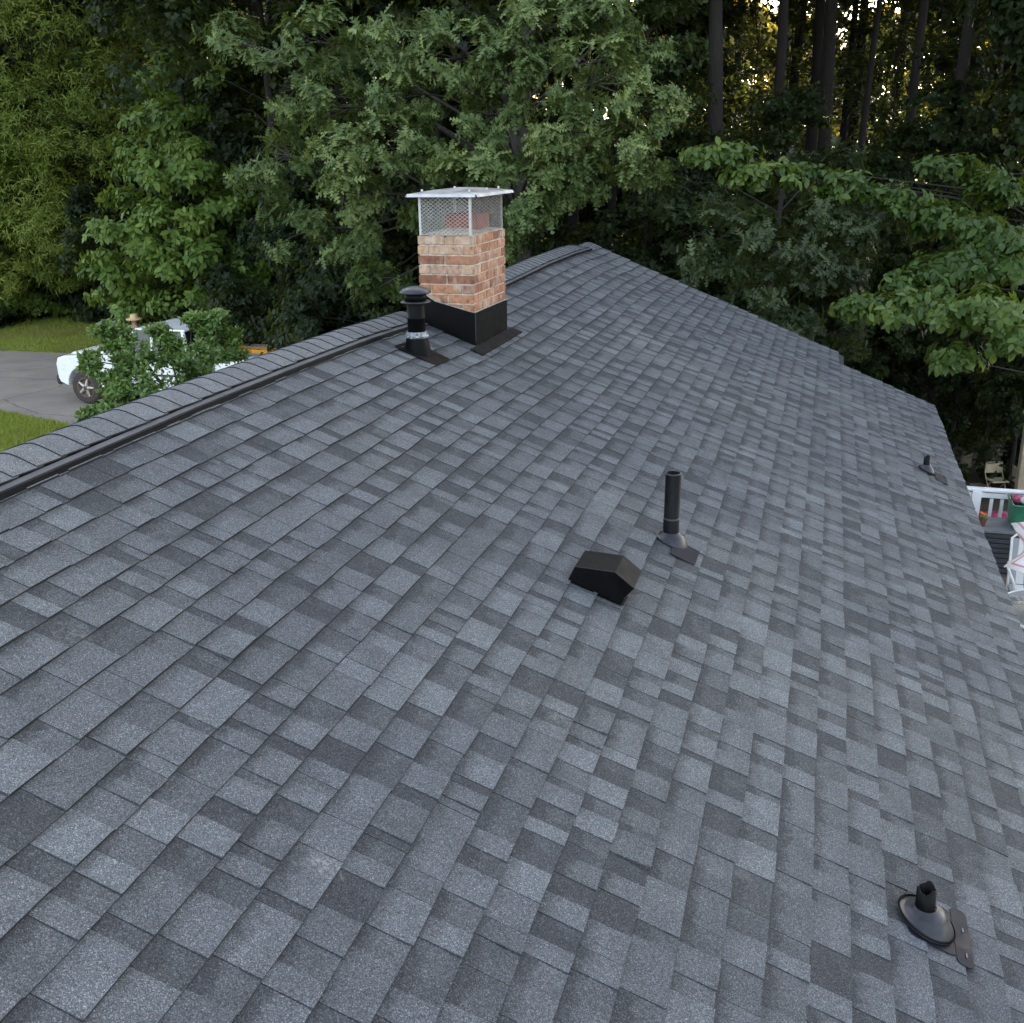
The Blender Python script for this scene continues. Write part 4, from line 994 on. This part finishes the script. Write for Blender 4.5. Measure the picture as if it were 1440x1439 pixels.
# ------------------------------------------------------------------ man in a straw hat behind the truck
M['skin'] = simple('skin', (.32, .17, .11), .5, 0, .08); M['straw'] = simple('straw', (.55, .40, .22), .8, 0, .15, 40, .5, .3, 150)
M['shirt'] = simple('dark_shirt', (.05, .055, .07), .85, 0, .15, 8); M['hair'] = simple('dark_hair', (.03, .02, .015), .7)
hp = on_z(189, 448, GZ+1.72); hx, hy = float(hp[0]), float(hp[1])
person = empty('person', (hx, hy, GZ+.01), 'person in a tan straw hat standing behind the white truck', 'person')
def skin_body(name, nodes, edges, m, parent, root=0):
    me = bpy.data.meshes.new(name); L = root_loc(parent)
    me.from_pydata([tuple(np.array(p)-L) for p, r in nodes], edges, []); me.materials.append(m)
    o = bpy.data.objects.new(name, me); COL.objects.link(o); o.parent = parent
    mo = o.modifiers.new('skin', 'SKIN'); me.skin_vertices.update() if False else None
    if not me.skin_vertices:
        import bmesh
        bm = bmesh.new(); bm.from_mesh(me); bm.verts.layers.skin.verify(); bm.to_mesh(me); bm.free()
    for i, (p, r) in enumerate(nodes):
        sv = me.skin_vertices[0].data[i]; sv.radius = (r, r) if not hasattr(r, '__len__') else r; sv.use_root = i == root
    mo.use_smooth_shade = True
    s2 = o.modifiers.new('sub', 'SUBSURF'); s2.levels = 1; s2.render_levels = 2
    return o
def H(x, y, z): return (hx+x, hy+y, GZ+.01+z)
nodes = [(H(0,0,.95),(.15,.11)), (H(0,0,1.15),(.14,.10)), (H(0,0,1.35),(.17,.11)), (H(0,0,1.46),(.09,.08)), (H(0,-.01,1.54),(.055,.055)), (H(0,-.02,1.62),(.075,.085)), (H(0,-.015,1.70),(.080,.095)), (H(0,-.01,1.77),(.06,.07)),
         (H(.19,0,1.42),.055), (H(.24,-.02,1.15),.045), (H(.25,-.14,.93),.036), (H(.25,-.20,.86),.03), (H(-.19,0,1.42),.055), (H(-.24,-.02,1.15),.045), (H(-.25,-.14,.93),.036), (H(-.25,-.20,.86),.03),
         (H(.10,0,.86),.095), (H(.11,-.01,.48),.065), (H(.12,.02,.10),.045), (H(.12,-.12,.035),.04), (H(-.10,0,.86),.095), (H(-.11,-.01,.48),.065), (H(-.12,.02,.10),.045), (H(-.12,-.12,.035),.04)]
edges = [(0,1),(1,2),(2,3),(3,4),(4,5),(5,6),(6,7),(3,8),(8,9),(9,10),(10,11),(3,12),(12,13),(13,14),(14,15),(0,16),(16,17),(17,18),(18,19),(0,20),(20,21),(21,22),(22,23)]
skin_body('body', nodes, edges, M['skin'], person)
sh = [(H(0,0,.93),(.165,.125)), (H(0,0,1.15),(.155,.115)), (H(0,0,1.35),(.185,.125)), (H(0,0,1.455),(.10,.09)), (H(.19,0,1.42),.07), (H(.235,-.02,1.18),.06), (H(-.19,0,1.42),.07), (H(-.235,-.02,1.18),.06)]
skin_body('shirt', sh, [(0,1),(1,2),(2,3),(3,4),(4,5),(3,6),(6,7)], M['shirt'], person)
hc = np.array(H(0, -.015, 1.70))
MB().lathe([(.19, .0), (.20, -.005), (.195, .012), (.12, .02), (.098, .03), (.092, .09), (.085, .12), (.06, .13), (.03, .122), (0, .12)], hc, (.02, -.06, 1), 28, jit=.01).build('hat', M['straw'], person)
for sx in (-1, 1): MB().lathe([(0, -.012), (.018, -.006), (.022, 0), (.018, .006), (0, .012)], hc+np.array((sx*.085, .01, -.045)), (1, 0, .001), 10).build('ear', M['skin'], person)
MB().lathe([(.0, .022), (.012, .01), (.016, -.02), (.0, -.03)][::-1], hc+np.array((0, -.105, -.05)), (0, .0, 1), 8).build('nose', M['skin'], person)

# ------------------------------------------------------------------ back deck beside the house
M['deck'] = simple('weathered_deck', (.13, .10, .08), .8, 0, .25, 6, .3); M['slate_paint'] = simple('charcoal_stained_board', (.035, .037, .045), .55, 0, .2, 7, .2)
M['bench_top'] = simple('grey_bench_board', (.16, .165, .17), .7, 0, .15, 8, .2); M['white_vinyl'] = simple('white_vinyl', (.80, .80, .80), .4, 0, .04)
M['white_tube'] = simple('white_powder_coat', (.78, .78, .77), .35, 0, .06); M['tub_green'] = simple('green_plastic', (.02, .14, .075), .4, 0, .12)
M['cloth_white'] = simple('white_cloth', (.80, .78, .78), .85, 0, .08, 10, .3); M['pink'] = simple('pink_plastic', (.42, .06, .13), .5, 0, .1)
M['flower_orange'] = simple('orange_flower', (.75, .16, .02), .6); M['leaf_pot'] = simple('flower_leaf', (.06, .14, .03), .5)
M['tan_metal'] = simple('tan_enamel', (.42, .34, .22), .5, 0, .12); M['tan_wood'] = simple('weathered_tan_wood', (.36, .29, .20), .8, 0, .18, 6, .3)
M['sling'] = simple('grey_white_sling', (.6, .62, .63), .8)
def striped(name, ca, cb, axis, period, duty=.5):
    m, nt, b_ = mat(name); tc = nd(nt, 'ShaderNodeTexCoord').outputs['Object']
    sp = nd(nt, 'ShaderNodeSeparateXYZ'); nt.links.new(tc, sp.inputs[0])
    mu = nd(nt, 'ShaderNodeMath', operation='MULTIPLY'); mu.inputs[1].default_value = 1/period; nt.links.new(sp.outputs[axis], mu.inputs[0])
    fr = nd(nt, 'ShaderNodeMath', operation='FRACT'); nt.links.new(mu.outputs[0], fr.inputs[0])
    r_ = ramp(nt, [(0, ca), (duty, cb)], 'CONSTANT'); nt.links.new(fr.outputs[0], r_.inputs[0])
    nt.links.new(r_.outputs[0], b_.inputs['Base Color']); b_.inputs['Roughness'].default_value = .8; return m
M['sling'] = striped('grey_white_striped_sling', (.75, .75, .75), (.33, .36, .38), 0, .17)
def glass_mat():
    m, nt, b_ = mat('table_glass'); b_.inputs['Base Color'].default_value = (.72, .76, .76, 1); b_.inputs['Roughness'].default_value = .12
    b_.inputs['Transmission Weight'].default_value = .8; b_.inputs['IOR'].default_value = 1.3; return m
M['glass'] = glass_mat()
DZ = -4.1
deck = empty('deck', (6.4, 11.5, DZ-.2), 'low wooden back deck with built-in grey bench beside the house', 'deck')
y = 8.0
while y < 14.9:
    MB().box((6.35, y+.07, DZ-.02), (4.9, .133, .035), None, .004).build('board', M['deck'], deck); y += .14
MB().box((6.35, 11.45, DZ-.13), (4.88, 6.9, .18)).build('joist_frame', M['slate_paint'], deck)
for (x, yy) in ((4.1, 8.2), (8.6, 8.2), (4.1, 14.7), (8.6, 14.7), (6.35, 14.7), (8.6, 11.4)): MB().box((x, yy, DZ-2.0), (.14, .14, 3.6)).build('post', M['slate_paint'], deck)
by0, by1, bzt = 14.17, 14.76, -3.5
for i in range(4): MB().box((6.35, by0+.074+i*.148, bzt-.018), (4.9, .143, .036), None, .004).build('bench_board', M['bench_top'], deck)
MB().box((6.35, (by0+by1)/2+.02, (bzt+DZ)/2-.02), (4.86, by1-by0-.06, bzt-DZ-.05)).build('bench_core', M['dark_trim'], deck)
for i in range(8): MB().box((6.35, by0+.022, bzt-.075-i*.068), (4.88, .022, .056), None, .004).build('bench_slat', M['slate_paint'], deck)
# white railing behind the bench
rail = empty('deck_railing', (6.35, 14.86, DZ), 'white baluster railing behind the bench of the back deck', 'railing')
RZ = -3.15
MB().box((6.35, 14.86, RZ), (4.9, .11, .035), None, .006).build('top_rail', M['white_vinyl'], rail)
MB().box((6.35, 14.86, RZ-.075), (4.88, .045, .07), None, .004).build('under_rail', M['white_vinyl'], rail)
MB().box((6.35, 14.86, DZ+.1), (4.88, .045, .07), None, .004).build('bottom_rail', M['white_vinyl'], rail)
x = 5.30
while x < 8.75: MB().box((x, 14.86, (RZ+DZ)/2), (.042, .036, RZ-DZ-.25)).build('baluster', M['white_vinyl'], rail); x += .132
for x in (5.10, 6.95, 8.72): MB().box((x, 14.86, (RZ+DZ)/2-.03), (.12, .12, RZ-DZ+.03), None, .006).build('rail_post', M['white_vinyl'], rail)
# green tub with cloth on the bench
tb = empty('storage_tub', (5.77, 14.42, bzt), 'green plastic storage tub standing on the deck bench', 'tub')
m = MB(); x0, x1, y0, y1 = 5.47, 6.08, 14.22, 14.68
bt = [(x0+.03, y0+.03), (x1-.03, y0+.03), (x1-.03, y1-.03), (x0+.03, y1-.03)]; tp = [(x0, y0), (x1, y0), (x1, y1), (x0, y1)]
ins = [(x0+.015, y0+.015), (x1-.015, y0+.015), (x1-.015, y1-.015), (x0+.015, y1-.015)]
zt_ = bzt+.34; V = [(a, b_, bzt+.002) for a, b_ in bt]+[(a, b_, zt_) for a, b_ in tp]+[(a, b_, zt_) for a, b_ in ins]+[(a, b_, bzt+.1) for a, b_ in ins]
F = [(3, 2, 1, 0), (12, 13, 14, 15)]
for k in range(4): l = (k+1) % 4; F += [(k, l, 4+l, 4+k), (4+k, 4+l, 8+l, 8+k), (8+k, 8+l, 12+l, 12+k)]
m.add(V, F).build('bin', M['tub_green'], tb)
rm = MB()
for (a, b_) in zip(tp, tp[1:]+tp[:1]): rm.tube([(a[0], a[1], zt_), (b_[0], b_[1], zt_)], .016, 6)
rm.build('rim', M['tub_green'], tb)
def blob(c, rx, ry, rz, amp=.18, n=14):
    V = []; F = []; k = [random.uniform(0, 6) for _ in range(6)]
    for i in range(n+1):
        t = pi*i/n
        for j in range(2*n):
            a = 2*pi*j/(2*n); w = 1+amp*(sin(3*a+k[0]+2*t)*.5+sin(5*a+k[1]-3*t)*.3+sin(7*t+k[2])*.3)
            V.append((c[0]+rx*w*sin(t)*cos(a), c[1]+ry*w*sin(t)*sin(a), c[2]+rz*w*cos(t)))
    F = [(i*2*n+j, i*2*n+(j+1) % (2*n), (i+1)*2*n+(j+1) % (2*n), (i+1)*2*n+j) for i in range(n) for j in range(2*n)]
    return MB().add(V, F, True)
tag(blob((5.86, 14.45, zt_+.03), .25, .20, .16).build('towel', M['cloth_white']), 'crumpled white towel heaped in the green tub', 'towel')
tag(blob((5.55, 14.55, zt_+.0), .06, .07, .06).build('toy_bundle', M['pink']), 'pink bundle stuffed in the corner of the green tub', 'bundle')
# pot of orange flowers
fpz = bzt; pot = empty('flower_pot', (5.13, 14.36, fpz), 'small orange flowers in a pot at the end of the deck bench', 'flower pot')
MB().lathe([(.05, .0), (.07, .09), (.075, .095), (.06, .09)], (5.13, 14.36, fpz), n=14, capb=True).build('pot', M['clay'], pot)
for k in range(9):
    a = random.uniform(0, 6.28); r_ = random.uniform(0, .08); p = (5.13+r_*cos(a), 14.36+r_*sin(a), fpz+.12+random.uniform(0, .06))
    blob(p, .022, .024, .014, .3, 5).build('bloom', M['flower_orange'], pot)
    blob((p[0]+.02, p[1]-.02, p[2]-.04), .028, .02, .014, .3, 5).build('leaf', M['leaf_pot'], pot)
# glass patio table and chairs
tc_ = (5.60, 11.30)
tbl = empty('patio_table', (*tc_, DZ), 'round frosted glass patio table with white tube frame on the deck', 'table')
TZt = -3.40
MB().lathe([(0, 0), (.66, 0), (.665, .004), (.66, .008), (0, .008)], (*tc_, TZt), n=48).build('table_top', M['glass'], tbl)
m = MB(); m.tube([(tc_[0]+.67*cos(a), tc_[1]+.67*sin(a), TZt+.002) for a in np.linspace(0, 2*pi, 49)], .014, 8, caps=False); m.build('table_rim', M['white_tube'], tbl)
for k in range(6):
    a = 2*pi*k/6+.4; d = np.array((cos(a), sin(a))); c2 = np.array(tc_)
    MB().tube([(*(c2+d*.05), TZt-.03), (*(c2+d*.45), TZt-.03), (*(c2+d*.60), TZt-.10), (*(c2+d*.62), DZ+.02)], .014, 8).build('leg', M['white_tube'], tbl)
def patio_chair(c, rz, label):
    e = empty('patio_chair', (*c, DZ), label, 'chair', 'white tube patio chairs round the glass table'); Rm = np.array(((cos(rz), -sin(rz), 0), (sin(rz), cos(rz), 0), (0, 0, 1)))
    def Q(x, y, z): return np.array((*c, DZ)) + Rm@np.array((x, y, z))
    # faces +y locally; back at -y
    sb = MB(); n = 8; V = []; F = []
    for i in range(n+1):
        t = i/n; y_, z_ = (-.24-.14*t, .46+.52*t)
        for x_ in (-.24, .24): V.append(Q(x_, y_-.02*sin(pi*t), z_))
    F = [(2*i, 2*i+1, 2*i+3, 2*i+2) for i in range(n)]
    o1 = sb.add(V, F).build('backrest', M['sling'], e); md = o1.modifiers.new('t', 'SOLIDIFY'); md.thickness = .006
    st = MB(); V = []
    for i in range(n+1):
        t = i/n
        for x_ in (-.24, .24): V.append(Q(x_, -.24+.48*t, .45-.03*sin(pi*t)))
    o2 = st.add(V, F).build('seat', M['sling'], e); md = o2.modifiers.new('t', 'SOLIDIFY'); md.thickness = .006
    for s in (-1, 1):
        MB().tube([Q(s*.25, .28, .02), Q(s*.25, .27, .46), Q(s*.27, .25, .62), Q(s*.28, .18, .66), Q(s*.28, -.2, .66), Q(s*.26, -.31, .70)], .015, 8).build('arm_frame', M['white_tube'], e)
        MB().tube([Q(s*.25, -.34, .02), Q(s*.25, -.24, .44), Q(s*.25, -.30, .70), Q(s*.25, -.38, .98), Q(s*.20, -.40, 1.02), Q(0, -.40, 1.03)], .015, 8).build('back_frame', M['white_tube'], e)
    MB().tube([Q(-.25, .25, .44), Q(.25, .25, .44)], .013, 8).build('seat_bar', M['white_tube'], e)
    return e
patio_chair((5.50, 12.45), pi, 'white tube patio chair with grey striped sling between table and bench')
patio_chair((5.25, 9.75), .15, 'white tube patio chair with grey striped sling on the house side of the table')
# striped parasol over the table
M['canopy'] = striped('red_white_canopy', (.78, .75, .74), (.60, .30, .32), 2, .040, .72)
PC = np.array((6.43, 10.50, 0)); PZ = -1.94
par = empty('patio_umbrella', (PC[0], PC[1], DZ), 'red and white striped parasol standing over the patio table', 'umbrella')
V = [(PC[0], PC[1], PZ)]; F = []; nr, ns = 8, 8; R_ = 1.75; ring = []
for i in range(1, nr+1):
    q = i/nr
    for k in range(8*ns):
        a = 2*pi*k/(8*ns)+.209; fr = (k % ns)/ns; dip = 1-.16*sin(pi*fr)*q; rr = R_*q*dip
        V.append((PC[0]+rr*cos(a), PC[1]+rr*sin(a), PZ-.55*q**1.15-.03*sin(pi*fr)*q))
N = 8*ns
for k in range(N): F.append((0, 1+k, 1+(k+1) % N))
for i in range(nr-1):
    for k in range(N): F.append((1+i*N+k, 1+(i+1)*N+k, 1+(i+1)*N+(k+1) % N, 1+i*N+(k+1) % N))
co = MB().add(V, F, True).build('canopy', M['canopy'], par); md = co.modifiers.new('t', 'SOLIDIFY'); md.thickness = .004
MB().tube([(PC[0], PC[1], DZ+.02), (PC[0], PC[1], PZ+.06)], .022, 10).build('pole', M['white_tube'], par)
MB().lathe([(.0, .09), (.06, .08), (.25, .03), (.26, .0)][::-1], (PC[0], PC[1], DZ), n=24).build('base', M['dark_trim'], par)
for k in range(8):
    a = 2*pi*k/8+.209; MB().tube([(PC[0], PC[1], PZ-.02), (PC[0]+R_*cos(a), PC[1]+R_*sin(a), PZ-.56)], .008, 5).build('rib', M['white_tube'], par)

# ------------------------------------------------------------------ odds and ends in the lower yard
def folding_chair(c, rz, label, fallen=False):
    z0 = float(ground_z(*c))+.02; e = empty('folding_chair', (*c, z0), label, 'chair', 'tan folding chairs in the lower yard')
    Rm = np.array(((cos(rz), -sin(rz), 0), (sin(rz), cos(rz), 0), (0, 0, 1)))
    if fallen: Rm = Rm@np.array(((1, 0, 0), (0, 0, -1), (0, 1, 0)))
    def Q(x, y, z): return np.array((*c, z0+(.3 if fallen else 0))) + Rm@np.array((x, y, z))
    MB().box(Q(0, .20, .68), (.42, .03, .24), Rm, .008).build('backrest', M['tan_metal'], e)
    MB().box(Q(0, -.02, .43), (.42, .40, .03), Rm, .008).build('seat', M['tan_metal'], e)
    for s in (-1, 1):
        MB().tube([Q(s*.22, -.22, .01), Q(s*.22, .20, .58), Q(s*.21, .22, .80), Q(s*.15, .225, .83), Q(0, .225, .83)], .013, 6).build('front_leg', M['tan_metal'], e)
        MB().tube([Q(s*.19, .30, .01), Q(s*.19, -.10, .43)], .013, 6).build('rear_leg', M['tan_metal'], e)
    return e
def yard(px, py):
    p = at_dist(px, py, 20)
    r_ = ray(px, py); t = 0
    for d in np.arange(12, 40, .05):
        q = CAM + r_*d/np.hypot(r_[0], r_[1])
        if q[2] < ground_z(q[0], q[1]): return q
    return q
q = yard(1398, 700); folding_chair((q[0], q[1]), .35, 'tan folding chair standing open in the dark lower yard')
q = yard(1432, 702); folding_chair((q[0], q[1]), 1.9, 'tan folding chair beside the wooden post in the lower yard')
q = yard(1366, 690); bx_ = empty('cardboard_panel', (q[0], q[1], q[2]), 'flat tan panels lying on the ground of the lower yard', 'panel')
MB().box((q[0], q[1], q[2]+.12), (.75, .5, .03), np.array(((.9, -.4, 0), (.4, .9, .1), (0, -.1, 1)))).build('sheet', M['tan_wood'], bx_)
MB().box((q[0]+.1, q[1]-.3, q[2]+.06), (.8, .45, .03), np.array(((.95, .3, 0), (-.3, .95, 0), (0, 0, 1)))).build('sheet', M['tan_wood'], bx_)
q = yard(1405, 735); tag(blob((q[0], q[1], q[2]+.12), .45, .35, .12).build('pool_float', M['pink']), 'pink inflatable lying in the lower yard beyond the railing', 'float')
q = yard(1352, 668); tag(MB().lathe([(0, 0), (.16, .0), (.17, .3), (.14, .62), (.1, .64), (0, .64)], (q[0], q[1], q[2]), (.12, .05, 1), 18).build('tan_sack', M['tan_wood']), 'pale tan sack leaning by itself in the dark yard', 'sack')
q = at_dist(1446, 640, 21); z = float(ground_z(q[0], q[1]))
wp = empty('wooden_post', (q[0], q[1], z), 'weathered tan wooden post standing at the yard edge', 'post')
MB().box((q[0], q[1], z+1.6), (.26, .26, 3.2), None, .012).build('timber', M['tan_wood'], wp); MB().box((q[0], q[1], z+3.22), (.34, .34, .05), None, .01).build('cap', M['tan_wood'], wp)
